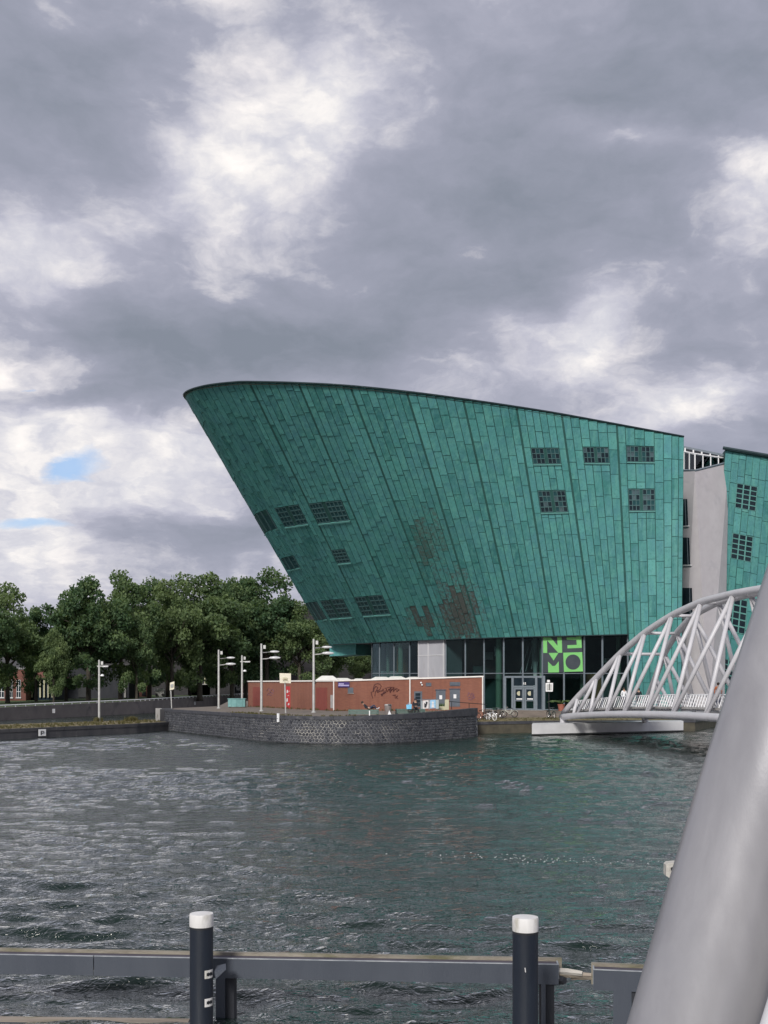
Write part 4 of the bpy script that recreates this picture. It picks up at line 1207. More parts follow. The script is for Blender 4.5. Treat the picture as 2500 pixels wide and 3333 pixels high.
# purple notice sign
s1 = shed_plate('notice_board', 'r', 1100, 2220, 1137, 2237, 'sign_purple', -.02, .09)
shed_plate('print_line', 'r', 1102, 2224, 1119, 2228, 'sign_lilac', .085, .10, s1); shed_plate('print_line', 'r', 1101, 2229, 1136, 2233, 'sign_lilac', .085, .10, s1)
g = shed_plate('vent', 'r', 1132, 2238, 1150, 2255, 'grey_door', -.02, .03); shed_plate('sill', 'r', 1131, 2255.5, 1152, 2257.5, 'concrete', -.02, .10, g)
# tag written on the brick: strokes standing a hair proud of the wall
def stroke(pts, w, mat_, face='r', parent=None, name='graffiti_stroke'):
    P = [shed_pt(face, 1050 + x * .18083, 2150 + y * .18083, .02) for x, y in pts]
    return MB().tube(P, w, 5).build(name, mat_, parent or shed)
for pts, w in (([(905, 680), (890, 640), (872, 570), (905, 560), (915, 480), (940, 430), (985, 412), (1030, 425), (1055, 460), (1030, 520), (985, 545)], .035),
               ([(915, 560), (925, 500), (960, 460), (990, 480), (970, 540), (990, 575), (1030, 545), (1075, 545)], .05),
               ([(940, 640), (950, 560), (975, 520), (1000, 560)], .035),
               ([(1060, 550), (1090, 515), (1110, 560), (1060, 640), (1050, 610), (1100, 590), (1135, 570), (1150, 510), (1165, 560), (1190, 510), (1210, 555)], .05),
               ([(1190, 530), (1235, 480), (1215, 580), (1250, 520), (1285, 490), (1270, 560), (1310, 510), (1335, 545), (1320, 500), (1378, 525), (1330, 560)], .05),
               ([(1120, 500), (1200, 480), (1290, 485)], .025), ([(1260, 625), (1320, 620)], .03), ([(1300, 620), (1310, 685)], .03), ([(1325, 640), (1330, 680)], .03), ([(1355, 630), (1330, 660), (1360, 690)], .03)):
    stroke(pts, w, 'graffiti_maroon')
def stroke2(pts, w, mat_, face, ou, ov, sc):
    P = [shed_pt(face, ou + x * sc, ov + y * sc, .015) for x, y in pts]
    MB().tube(P, w, 5).build('graffiti_stroke', mat_, shed)
for pts in ([(0, 60), (20, 0), (45, 50), (60, 10), (70, 60)], [(10, 90), (40, 70), (80, 95), (60, 120), (15, 110)], [(75, 20), (100, 40), (80, 60), (110, 80)], [(90, 100), (110, 70)]):
    stroke2(pts, .03, 'graffiti_purple', 'r', 1522, 2253, .21)
for pts in ([(0, 40), (30, 0), (50, 45), (80, 10), (100, 50)], [(20, 70), (60, 55), (90, 80)], [(5, 100), (15, 85), (70, 95)]):
    stroke2(pts, .025, 'graffiti_purple', 'l', 868, 2240, .24)
# right half: doors and vents
for (u0, v0, u1, v1, lab) in ((1419, 2247, 1450, 2300, None), (1464, 2244, 1497, 2300, None)):
    fr = shed_plate('door', 'r', u0, v0, u1, v1, 'grey_door', -.02, .03)
    shed_plate('door_frame', 'r', u0 - 2.5, v0 - 3, u1 + 1.5, v0, 'vent_grey', -.02, .07, fr)
    c_ = (u0 + u1) / 2
    q = shed_plate('notice', 'r', c_ - 4.5, v0 + 16, c_ + 4.5, v0 + 29, 'white_paint', .03, .05, fr)
    shed_plate('handle', 'r', u1 - 5, v0 + 27, u1 - 3, v0 + 29, 'chrome', .03, .10, fr)
gd = shed_plate('door', 'r', 1348, 2250, 1374, 2302, 'grey_door', -.02, .03, label='glazed grey shed door')
for k in range(4): shed_plate('pane', 'r', 1352, 2256 + k * 11, 1368, 2265 + k * 11, 'window_dark', .03, .045, gd)
for (u0, v0, u1, v1) in ((1386, 2222, 1404, 2234), (1464, 2220, 1498, 2233)):
    vt = shed_plate('vent', 'r', u0, v0, u1, v1, 'vent_grey', -.02, .03)
    for k in range(3): shed_plate('slat', 'r', u0 + 1, v0 + 1.5 + k * 3.5, u1 - 1, v0 + 3 + k * 3.5, 'grey_frame', .03, .055, vt)
for (u, v_, r_) in ((1370, 2222, .09), (1373, 2229, .075)):
    p = shed_pt('r', u, v_, .10); MB().lathe([(.02, -.1), (r_, -.05), (r_, .02), (r_ * .6, .07), (.01, .09)], p, 10, 'Z').build('wall_lamp', 'white_paint', shed, smooth=True)
# skylight domes on the roof
for (u, v_, Y, w, h_) in ((1066, 2211, 114.5, 1.25, .50), (1113, 2212, 116, 1.25, .28), (1168, 2211, 117, .7, .2), (1240, 2209, 117, 1.2, .30), (1290, 2208, 117.5, 1.2, .30), (1345, 2205, 117, .9, .2)):
    p = U(u, v_, Y); zb = 5.08 + max(0, (p.x + 4) * .03)
    o = MB().hexa([(p.x - w, p.y - .8, zb), (p.x + w, p.y - .8, zb), (p.x + w, p.y + .8, zb), (p.x - w, p.y + .8, zb),
                   (p.x - w * .45, p.y - .4, zb + h_), (p.x + w * .45, p.y - .4, zb + h_), (p.x + w * .45, p.y + .4, zb + h_), (p.x - w * .45, p.y + .4, zb + h_)]).build('skylight', 'skylight', shed)
    MB().box((p.x, p.y, zb - .06), (w * 2.1, 1.75, .14)).build('kerb', 'roof_felt', o)

# ================================================================== STREET LAMPS
def lamp(label, u, Y, zb, vtop, sides, kind):
    x = (u - CXP) / FP * Y; ztop = CZ - (vtop - HVP) / FP * Y
    r = thing('street_lamp', label, 'street lamp', (x, Y, zb), 'tall grey street lamps on the quays')
    MB().tube([(x, Y, zb - .05), (x, Y, zb + (ztop - zb) * .5), (x, Y, ztop)], [.125, .115, .10], 10).build('pole', 'galvanised', r, smooth=True)
    MB().lathe([(.22, 0), (.22, .05), (.14, .12)], (x, Y, zb), 12).build('base_plate', 'galvanised', r)
    MB().box((x + .3, Y, ztop - .32), (.22, .16, .34)).build('camera_box', 'galvanised', r)
    if kind == 'oval':
        for (dy, vv, len_, sc) in ((-.3, vtop + 47, 1.15, 1.0), (.9, vtop + 26, .95, .85)):
            z = CZ - (vv - HVP) / FP * Y
            MB().tube([(x, Y, z - .1), (x + len_ * .5, Y + dy * .5, z - .06), (x + len_ * .75, Y + dy, z)], .045, 6).build('arm', 'galvanised', r)
            mb = MB(); n = 12; prof = [(.02, -.55), (.10, -.42), (.14, -.1), (.14, .15), (.09, .42), (.02, .55)]
            o = mb.lathe([(a * sc, h * sc) for a, h in prof], (x + len_ * .75 + .45, Y + dy, z + .02), n, 'X').build('lamp_head', 'lamp_glass', r, smooth=True)
    else:
        z = CZ - (vtop + 21 - HVP) / FP * Y
        MB().tube([(x - .2, Y, z), (x + .95, Y, z + .02)], .075, 6).build('arm', 'galvanised', r)
        MB().box((x + .62, Y, z - .02), (.55, .2, .10)).build('lamp_head', 'lamp_glass', r)
        z2 = CZ - (vtop + 52 - HVP) / FP * Y
        MB().lathe([(.20, -.02), (.20, .05), (.14, .14), (.03, .19)], (x + .32, Y, z2), 12).build('lamp_shade', 'white_paint', r, smooth=True)
        MB().tube([(x, Y, z2 + .02), (x + .32, Y, z2 + .02)], .04, 5).build('bracket', 'galvanised', r)
lamp('grey street lamp alone on the low grassy quay at far left', 323, 117, .9, 2148, 1, 'flat')
lamp('grey lamp with two oval heads nearest the teal crate', 712, 121, IZ, 2115, 1, 'oval')
lamp('grey lamp with two oval heads left of the basketball hoop', 851, 108.4, IZ, 2095, 1, 'oval')
lamp('shorter grey lamp standing right behind the teal crate', 788, 130.5, IZ, 2133, 1, 'flat')
lamp('tallest grey lamp in front of the brick shed, right of the hoop', 1021, 103, IZ, 2080, 1, 'oval')

# ================================================================== SMALL THINGS ON THE ISLAND
def at(u, Y, z=IZ): return Vector(((u - CXP) / FP * Y, Y, z))
p = at(930, 101.5); hp = thing('basketball_hoop', 'leaning pole with a square cream basketball board and hoop', 'basketball hoop', p)
q = U(927, 2196, 101.5)
MB().tube([p, q], [.07, .06], 8).build('pole', 'galvanised', hp)
bb = MB().slab([U(911, 2223, 101.3), U(947, 2224, 101.3), U(947, 2192, 101.3), U(910, 2191, 101.3)], -.03, .03).build('backboard', 'backboard', hp)
MB().slab([U(921, 2216, 101.25), U(936, 2216, 101.25), U(936, 2205, 101.25), U(921, 2205, 101.25)], -.02, .02).build('target_square', 'cream', bb)
c_ = U(927, 2211, 100.95); MB().torus(c_, .20, .016, (0, 0, 1), 18, 6).build('hoop', 'bike_rust', hp); MB().tube([c_ + Vector((0, .2, 0)), c_ + Vector((0, .36, -.02))], .03, 5).build('bracket', 'bike_rust', hp)

p = at(772, 127); cr_ = thing('container', 'pale teal storage crate with whitish smears behind the lamps', 'crate', p)
MB().box(p + Vector((0, 0, .50)), (1.9, 1.1, .86)).build('body', 'teal_paint', cr_)
for dx in (-.62, 0, .62): MB().box(p + Vector((dx, -.565, .5)), (.05, .05, .8)).build('rib', 'teal_paint', cr_)
MB().box(p + Vector((0, 0, .965)), (2.0, 1.2, .07)).build('lid', 'teal_paint', cr_)
for dx in (-.8, .8): MB().box(p + Vector((dx, 0, .035)), (.12, 1.0, .07)).build('skid', 'dark_metal', cr_)

p = at(559, 120); si = thing('information_sign', 'small grey panel sign on a post at the left end of the island', 'sign', p)
MB().tube([p, U(555, 2222, 120)], .055, 7).build('post', 'galvanised', si)
MB().slab([U(553, 2247, 119.9), U(567, 2243, 119.6), U(568, 2218, 119.6), U(554, 2222, 119.9)], -.02, .02).build('panel', 'backboard', si)
MB().slab([U(556, 2238, 119.8), U(564, 2236, 119.55), U(564, 2226, 119.55), U(556, 2228, 119.8)], .005, .03).build('picture', 'galvanised', si)

def wall_sign(name, label, u, v0, v1, w, mat_):
    s_ = min(range(0, 500), key=lambda k: abs((lambda P: CXP + FP * P.x / P.y - u)(wall_at(LW * k / 500, 1.3)[0]))) / 500 * LW
    P, n_ = wall_at(s_, 1.3, .14); d = Vector((-n_.y, n_.x, 0)); Y = P.y
    z0 = CZ - (v1 - HVP) / FP * Y; z1 = CZ - (v0 - HVP) / FP * Y
    if d.x < 0: d = -d
    hw = w / 2
    o = MB().slab([Vector((P.x, P.y, z0)) - d * hw, Vector((P.x, P.y, z0)) + d * hw, Vector((P.x, P.y, z1)) + d * hw, Vector((P.x, P.y, z1)) - d * hw], -.05, .03).build(name, mat_, None, loc=(P.x, P.y, z0))
    return tag(o, label, 'sign'), P, d, z0, z1, n_
o, P, d, z0, z1, n_ = wall_sign('gauge_board', 'upright white board fixed to the island wall below the hoop', 910, 2322, 2350, .24, 'white_paint')
c_ = Vector((P.x, P.y, (z0 + z1) / 2 - .06)) + n_ * .035
MB().box(c_, (.10, .02, .05)).build('mark', 'sign_dark', o)

def bench(label, u, Y, w, rz):
    p = at(u, Y); b = thing('bench', label, 'bench', p, 'green benches behind the island wall')
    R = Matrix.Rotation(rz, 3, 'Z')
    for k in range(4): MB().box(p + R @ Vector((0, -.2 + k * .14, .46)), (w, .11, .05), rz).build('seat_slat', 'bench_green', b)
    for k in range(3): MB().box(p + R @ Vector((0, -.27, .16 + k * .12)), (w, .035, .10), rz).build('front_slat', 'bench_green', b)
    for s_ in (-1, 1): MB().box(p + R @ Vector((s_ * (w / 2 - .08), 0, .215)), (.12, .5, .43), rz).build('leg', 'dark_metal', b)
bench('long green bench with a reclining person on it', 1184, 93.6, 2.5, -.06)
bench('green bench carrying a person in black with a blue bag', 1335, 96.2, 2.5, .25)

p = at(1263, 94.6); bn_ = thing('litter_bin', 'grey litter bin between the two benches', 'bin', p)
MB().lathe([(.26, .0), (.28, .04), (.29, .80), (.27, .82)], p, 18).build('body', 'bin_grey', bn_, smooth=True)
MB().lathe([(.30, .80), (.31, .84), (.26, .90), (.10, .92)], p, 18).build('rim', 'concrete', bn_, smooth=True)
MB().box(p + Vector((.12, -.25, .86)), (.26, .12, .08)).build('opening', 'sign_dark', bn_)
MB().add([p + Vector((-.02, -.31, .05)), p + Vector((.28, -.31, .05)), p + Vector((.10, -.31, .42)), p + Vector((-.02, -.24, .05)), p + Vector((.28, -.24, .05)), p + Vector((.10, -.24, .42))], [(0, 1, 2), (5, 4, 3), (0, 3, 4, 1), (1, 4, 5, 2), (2, 5, 3, 0)]).build('hanging_bag', 'cloth_white', bn_)

# wind screen with two posters
p = at(1410, 99.6); ws = thing('poster_screen', 'glass terrace screen with a white and a blue poster by the shed', 'screen', p)
for (u0, u1, v0, v1, m_, Y) in ((1369, 1376, 2280, 2309, 'glass_panel', 99.7), (1397, 1399, 2279, 2308, 'glass_panel', 99.5), (1419, 1428, 2279, 2307, 'glass_panel', 99.4)):
    MB().slab([U(u0, v1, Y), U(u1, v1, Y), U(u1, v0, Y), U(u0, v0, Y)], -.02, .02).build('glass_pane', m_, ws)
pw = MB().slab([U(1377, 2307, 99.6), U(1395, 2306, 99.6), U(1395, 2279, 99.6), U(1377, 2280, 99.6)], -.02, .03).build('poster', 'poster_pale', ws, label='white poster with a dark figure')
MB().add([U(1381, 2302, 99.5), U(1387, 2302, 99.5), U(1392, 2285, 99.5), U(1386, 2283, 99.5), U(1386, 2291, 99.5), U(1381, 2288, 99.5), U(1381, 2302, 99.53), U(1387, 2302, 99.53), U(1392, 2285, 99.53), U(1386, 2283, 99.53), U(1386, 2291, 99.53), U(1381, 2288, 99.53)],
         [(0, 1, 2, 3, 4, 5), (11, 10, 9, 8, 7, 6)]).build('dark_figure', 'sign_dark', pw)
pb2 = MB().slab([U(1400, 2306, 99.5), U(1418, 2305, 99.5), U(1418, 2278, 99.5), U(1400, 2279, 99.5)], -.02, .03).build('poster', 'poster_blue', ws, label='light blue poster with a pale figure')
MB().lathe([(.10, -.01), (.10, .01)], U(1409, 2287, 99.44), 12, 'Y').build('pale_head', 'poster_pale', pb2)
MB().slab([U(1404, 2303, 99.44), U(1414, 2303, 99.44), U(1412, 2292, 99.44), U(1406, 2292, 99.44)], -.005, .012).build('pale_torso', 'poster_pale', pb2)
for u in (1369, 1396.5, 1419, 1428): MB().tube([U(u, 2312, 99.5), U(u, 2277, 99.5)], .03, 5).build('post', 'grey_frame', ws)
MB().tube([U(1369, 2277, 99.6), U(1428, 2277, 99.5)], .03, 5).build('top_rail', 'grey_frame', ws)
pl = thing('planter', 'square cream planter with greenery beside the poster screen', 'planter', at(1443, 101))
for (u0, u1) in ((1423, 1429), (1448, 1461)): MB().slab([U(u0, 2310, 100.6), U(u1, 2310, 100.6), U(u1, 2277, 100.6), U(u0, 2277, 100.6)], -.2, .1).build('side_board', 'cream', pl)
MB().slab([U(1429, 2311, 100.7), U(1448, 2311, 100.7), U(1448, 2299, 100.7), U(1429, 2299, 100.7)], -.2, .05).build('front_board', 'cream', pl)
def tuft_mb(mb, p, n, h, rad, r, lean=.5):
    for k in range(n):
        a = r.uniform(0, 6.28); d = r.uniform(0, rad); b0 = Vector((p[0] + math.cos(a) * d, p[1] + math.sin(a) * d, p[2]))
        hh = h * r.uniform(.45, 1.0); ld = Vector((r.uniform(-lean, lean), r.uniform(-lean, lean), 0)) * hh; w = r.uniform(.012, .03) * (1 + h)
        sd_ = Vector((math.cos(a + 1.3), math.sin(a + 1.3), 0)) * w
        mb.cur = (r.random(), 0, 0, 1)
        mb.add([b0 - sd_, b0 + sd_, b0 + ld * .45 + sd_ * .7 + Vector((0, 0, hh * .6)), b0 + ld * .45 - sd_ * .7 + Vector((0, 0, hh * .6)), b0 + ld + Vector((0, 0, hh))], [(0, 1, 2, 3), (3, 2, 4)])
rt_ = random.Random(4)
mb = MB(); c_ = U(1437, 2300, 100.85)
for k in range(7): tuft_mb(mb, (c_.x + rt_.uniform(-.35, .35), c_.y + rt_.uniform(-.1, .2), c_.z - .1), 14, .5, .12, rt_)
mb.build('greenery', 'leaf', pl, attr=True)
hr = thing('handrail', 'thin dark handrail running right from the planter past the shed', 'handrail', at(1510, 104))
mb = MB().tube([U(1462, 2283, 101), U(1520, 2288, 103), U(1585, 2293, 106)], .03, 5); mb.build('rail', 'dark_metal', hr)
for u, Y in ((1470, 101.3), (1527, 103.3), (1580, 105.8)):
    a = U(u, 2285 + (u - 1462) * .07, Y); MB().tube([a, (a.x, a.y, 1.9)], .03, 5).build('post', 'dark_metal', hr)
# white mark on the coping below the bench
a = U(1203, 2318, 90.1); 
o = MB().box((a.x, a.y - .35, a.z - .12), (.07, .05, .5)).build('marker_strip', 'white_paint', None, loc=(a.x, a.y - .35, a.z - .37)); tag(o, 'thin white strip on the island coping below the reclining person', 'marker')
# P sign on the low quay
P0 = U(123, 2396, 101.2); P1 = U(147, 2396, 101.2)
ps = thing('parking_sign', 'white square sign with a black letter P on the low quay', 'sign', (P0 + P1) / 2)
d = Vector((9.7, 15.7, 0)).normalized(); n_ = Vector((d.y, -d.x, 0))
def on_low(u, o=0.0):
    a = Vector((-33.6, 94.3, 0)); k = (u - CXP) / FP; t_ = (k * a.y - a.x) / (d.x - k * d.y); q = a + d * t_; return q + n_ * o
a, b_ = on_low(123), on_low(146.5); zb = CZ - (2396 - HVP) / FP * a.y; zt = CZ - (2374 - HVP) / FP * a.y
def lowplate(u0, v0, u1, v1, mat_, o0, o1, name):
    a, b_ = on_low(u0), on_low(u1); za = CZ - (v1 - HVP) / FP * a.y; zb_ = CZ - (v0 - HVP) / FP * a.y
    return MB().slab([Vector((a.x, a.y, za)), Vector((b_.x, b_.y, za)), Vector((b_.x, b_.y, zb_)), Vector((a.x, a.y, zb_))], o0, o1).build(name, mat_, ps)
lowplate(121.5, 2372.8, 148, 2397.2, 'sign_dark', .0, .10, 'frame')  # dark border drawn as the shadow around the sign panel
lowplate(123, 2374, 146.5, 2396, 'white_paint', .09, .13, 'panel')
# letter P: stem and bowl
lowplate(129.2, 2379, 132.2, 2392.5, 'sign_dark', .13, .15, 'letter_stem')
def lp(u, v):
    q = on_low(u, .14); return Vector((q.x, q.y, CZ - (v - HVP) / FP * q.y))
MB().tube([lp(131.5, 2380), lp(136.5, 2380), lp(139.3, 2381.8), lp(139.3, 2384.6), lp(136.5, 2386.4), lp(131.5, 2386.4)], .036, 6).build('letter_bowl', 'sign_dark', ps)
# small plates on the far quay wall
for (u, v_, Y, lab) in ((173, 2314, 158.5, 'small pale plate on the far quay wall above the P sign'), (633, 2289, 213, 'small pale plate on the far quay wall right of the panel sign')):
    best = None
    for (a, za), (b_, zb) in zip(FQ[:-1], FQ[1:]):
        k = (u - CXP) / FP; fa = a.x - k * a.y; fb = b_.x - k * b_.y
        if fa * fb <= 0:
            t_ = fa / (fa - fb); best = Vector((a.x + (b_.x - a.x) * t_, a.y + (b_.y - a.y) * t_, 0))
    z = CZ - (v_ - HVP) / FP * best.y
    o = MB().box((best.x + .05, best.y - .05, z), (.42, .2, .6), .8).build('wall_plate', 'pale_concrete', None, loc=(best.x, best.y, z - .3)); tag(o, lab, 'sign')

# grass tufts (uncountable)
mb = MB(); r = random.Random(8)
for k in range(520):
    t_ = r.random(); i = 0 if t_ < .1 else (1 if t_ < .75 else 2)
    ln = [(-60, 52), (-33.6, 94.3), (-23.9, 110), (-20.9, 117.6)]
    s_ = r.random(); x = ln[i][0] + (ln[i + 1][0] - ln[i][0]) * s_; y = ln[i][1] + (ln[i + 1][1] - ln[i][1]) * s_
    o_ = r.uniform(.3, 6.5); tuft_mb(mb, (x - o_ * .85, y + o_ * .5, .9), 7, r.uniform(.12, .32), .2, r)
for (u, Y) in ((323, 117), (318, 116.6), (430, 120), (424, 119.5), (436, 119.6), (418, 119)):
    q = at(u, Y, .9)
    for k in range(5): tuft_mb(mb, (q.x + r.uniform(-.4, .4), q.y + r.uniform(-.3, .3), .9), 14, .55, .25, r)
for k in range(300):
    s_ = r.uniform(.3, 1.0) * LW; P, n_ = wall_at(s_, 2.1); o_ = r.uniform(.6, 2.2) if s_ < .8 * LW else r.uniform(.5, 1.4)
    q = P - n_ * o_; zz = IZ
    tuft_mb(mb, (q.x, q.y, zz), 6, r.uniform(.08, .22) + (.25 if s_ > .86 * LW else 0), .2, r)
for k in range(150):
    f = r.random(); q = SL.lerp(SC, f) if r.random() < .6 else SC.lerp(SR, f * .6); tuft_mb(mb, (q.x + r.uniform(-.5, .2), q.y - r.uniform(.2, .7), IZ), 6, r.uniform(.1, .3), .15, r)
for k in range(380):
    f = r.random() * 4.2; i = int(f); a, b_ = q0[i], q0[i + 1]; s_ = f - i
    x = a[0] + (b_[0] - a[0]) * s_; y = a[1] + (b_[1] - a[1]) * s_; o_ = r.uniform(.1, 2.6); tuft_mb(mb, (x - .3 * o_, y + o_, 1.15 + .075 * o_), 6, r.uniform(.06, .16), .2, r)
tag(mb.build('grass_tufts', 'grass_blade', None, attr=True), 'tufts of dry grass growing along the quay edges', 'grass', kind='stuff')

# ================================================================== BICYCLES
def bicycle(label, p, heading, colour, tyre='rubber', lean=.1, basket=False):
    """side view built in the local x-z plane, front wheel at +x"""
    b = thing('bicycle', label, 'bicycle', p, 'bicycles parked by the museum entrance', heading)
    BASE[b.name] = Vector((0, 0, 0))
    b.rotation_euler = (lean, 0, heading)
    R = .34
    for cx in (-.52, .54):
        w = MB().torus((cx, 0, R), R - .028, .036 if tyre != 'rubber' else .028, (0, 1, 0), 26, 6).build('wheel', tyre, b, smooth='all')
        MB().torus((cx, 0, R), R - .065, .012, (0, 1, 0), 24, 4).build('rim', 'chrome', w)
        mb = MB()
        for k in range(10):
            a = PI * k / 5; mb.tube([(cx, 0, R), (cx + math.cos(a) * (R - .06), 0, R + math.sin(a) * (R - .06))], .004, 3)
        mb.build('spokes', 'chrome', w)
    fr = MB()
    bbk = (-.06, 0, .30); st = (-.20, 0, .82); hd = (.36, 0, .80); hl = (.39, 0, .68)
    for a, c_ in ((bbk, st), (bbk, hl), ((-.19, 0, .72), hd) if colour != 'bike_cream' else ((-.13, 0, .5), hl), (hd, hl)): fr.tube([a, c_], .021, 6)
    for s_ in (-.05, .05): fr.tube([(bbk[0], s_ * .5, .3), (-.52, s_, R)], .011, 5); fr.tube([(-.18, s_ * .4, .74), (-.52, s_, R)], .010, 5)
    fo = fr.build('frame', colour, b)
    mb = MB()
    for s_ in (-.05, .05): mb.tube([(.40, s_ * .6, .66), (.46, s_, .5), (.54, s_, R)], .013, 5)
    mb.tube([(.35, 0, .80), (.31, 0, 1.02)], .017, 6); mb.build('fork', colour, b)
    mb = MB(); mb.tube([(.14, -.30, 1.0), (.26, -.27, 1.04), (.33, -.1, 1.04), (.33, .1, 1.04), (.26, .27, 1.04), (.14, .30, 1.0)], .016, 6)
    hb = mb.build('handlebar', 'chrome', b)
    for s_ in (-1, 1): MB().tube([(.20, s_ * .285, 1.02), (.10, s_ * .31, .99)], .022, 6).build('grip', 'rubber', hb)
    MB().add([(-.36, -.10, .94), (-.36, .10, .94), (-.20, .07, .93), (.0, .02, .92), (.0, -.02, .92), (-.20, -.07, .93), (-.34, -.06, .88), (-.34, .06, .88), (-.03, 0, .88)],
             [(0, 5, 4, 3, 2, 1), (0, 1, 7, 6), (1, 2, 8, 7), (2, 3, 8), (3, 4, 8), (4, 5, 8), (5, 0, 6, 8), (6, 7, 8)]).build('saddle', 'rubber', b)
    MB().tube([st, (-.22, 0, .9)], .014, 5).build('seat_post', 'chrome', b)
    mb = MB().lathe([(.09, -.008), (.09, .008)], (bbk[0], -.05, .3), 14, 'Y'); ck = mb.build('chain_wheel', 'dark_metal', b)
    for a_, c_ in (((bbk[0], -.09, .3), (.08, -.10, .2)), ((bbk[0], .09, .3), (-.2, .10, .4))): MB().tube([a_, c_], .012, 5).build('crank', 'dark_metal', ck)
    mb = MB()
    for (x0, a0, a1) in ((-.52, .3, 2.6), (.54, .5, 2.3)):
        mb.tube([(x0 + math.cos(a) * (R + .035), 0, R + math.sin(a) * (R + .035)) for a in np.linspace(a0, a1, 9)], .020, 4)
    mb.build('mudguard', colour, b)
    mb = MB(); mb.tube([(-.26, -.06, .76), (-.78, -.06, .76)], .01, 4); mb.tube([(-.26, .06, .76), (-.78, .06, .76)], .01, 4); mb.tube([(-.7, 0, .76), (-.54, 0, .36)], .01, 4)
    for x in (-.4, -.52, -.64, -.76): mb.tube([(x, -.06, .76), (x, .06, .76)], .008, 4)
    mb.build('carrier', 'dark_metal', b)
    if basket:
        mb = MB().hexa([(.45, -.16, .80), (.72, -.16, .80), (.72, .16, .80), (.45, .16, .80), (.42, -.2, 1.03), (.78, -.2, 1.03), (.78, .2, 1.03), (.42, .2, 1.03)]); mb.build('front_crate', 'bike_green', b)
    MB().lathe([(.03, -.02), (.045, .03), (.04, .05)], (.44, 0, .88), 10, 'X').build('headlight', 'chrome', b)
    b.location = p
    BASE[b.name] = Vector(p)
bicycle('bicycle with fat white tyres nearest the quay edge', at(1600, 110.4, 1.20), -1.05, 'cloth_white', 'tyre_white', .08)
bicycle('pale step-through bicycle side-on left of the doors', at(1658, 113.6, 1.42), 3.05, 'bike_cream', 'rubber', -.08)
bicycle('dark bicycle tucked behind the white-tyred one', at(1622, 112.6, 1.36), 2.2, 'bike_black', 'rubber', .1, True)
bicycle('rusty pink bicycle leaning at the end of the shed', at(1572, 110.6, 1.26), .6, 'bike_rust', 'rubber', -.12)
bicycle('dark green bicycle alone right of the doors', at(1795, 113.4, 1.36), -1.15, 'bike_green', 'rubber', .1)

# sign post before the entrance
p = at(1787, 115.2, 1.5); sp_ = thing('post_sign', 'white rounded box sign on a black post right of the doors', 'sign', p)
MB().tube([p, U(1786, 2212, 115.2)], .05, 7).build('post', 'dark_metal', sp_)
bx = MB().slab([U(1776, 2251, 115.05), U(1799, 2251, 115.05), U(1800, 2223, 115.05), U(1776, 2223, 115.05)], -.05, .05).build('panel', 'white_paint', sp_)
MB().slab([U(1779, 2247, 115.05), U(1796, 2247, 115.05), U(1797, 2227, 115.05), U(1779, 2227, 115.05)], .05, .06).build('inner_panel', 'galvanised', bx)
MB().slab([U(1787, 2246, 115.05), U(1789.5, 2246, 115.05), U(1789.5, 2225, 115.05), U(1787, 2225, 115.05)], .06, .08).build('dark_slot', 'sign_dark', bx)
MB().box(U(1785, 2217, 115.1), (.26, .2, .24)).build('top_box', 'white_paint', sp_)
p = at(1827, 121.6, 1.88); tp = thing('plant_pot', 'terracotta pot with palm fronds by the glass front', 'plant', p)
MB().lathe([(.28, 0), (.38, .62), (.42, .64), (.42, .72), (.36, .72)], p, 16).build('pot', 'terracotta', tp, smooth=True)
mb = MB()
for k in range(16):
    a = 2 * PI * k / 16; L = 1.3 + .3 * math.sin(k * 2.1)
    pts = [p + Vector((math.cos(a) * L * f, math.sin(a) * L * f, .7 + 1.3 * f - 1.1 * f * f)) for f in (0, .3, .6, .85, 1)]
    mb.cur = (.5, 0, 0, 1); mb.tube(pts, [.03, .06, .07, .04, .01], 3)
mb.build('fronds', 'plant_leaf', tp)
# ================================================================== FOOTBRIDGE
br = thing('footbridge', 'pale grey tubular steel arch footbridge with white railings at right', 'bridge', (16.9, 108, 1.2))
b0 = Vector((16.9, 108, 0)); ax = Vector((.1695, -.9855, 0)); ix = Vector((.9855, .1695, 0))     # along the span, inboard
BW = 8.2; LB = 62.0
def interp(x, pts):
    for (a, va), (b_, vb) in zip(pts[:-1], pts[1:]):
        if x <= b_: return va + (vb - va) * (x - a) / (b_ - a)
    return pts[-1][1]
half_z = [(0, 1.95), (2.6, 3.55), (5.9, 5.36), (9.65, 7.47), (13.6, 9.10), (17.9, 10.3), (22.6, 11.0), (27.7, 11.2), (31, 11.2)]
half_o = [(0, .15), (2.6, .65), (5.9, 1.3), (9.65, 2.1), (13.6, 2.7), (17.9, 3.2), (22.6, 3.42), (27.7, 3.45), (31, 3.45)]
def sm(x, pts):                  # smooth by averaging
    return sum(interp(min(max(x + k, 0), 31), pts) for k in (-.9, -.45, 0, .45, .9)) / 5 if x > 1 else interp(x, pts)
def arch_z(d): return sm(d if d <= 31 else LB - d, half_z)
def arch_o(d): return sm(d if d <= 31 else LB - d, half_o)
def deck_z(d): e = abs(d - 31) / 31; return 1.62 + .85 * (1 - e * e)
def bp(d, off, z, side=0):
    o = off if side == 0 else BW - off
    p = b0 + ax * d + ix * o; return Vector((p.x, p.y, z))
ds = np.linspace(0, LB, 63)
bots = [1.9, 4.06, 7.6, 11.6, 15.5, 20.2, 25.0, 30.4, 35.6, 40.8, 46.0, 51.0, 55.2, 58.6]
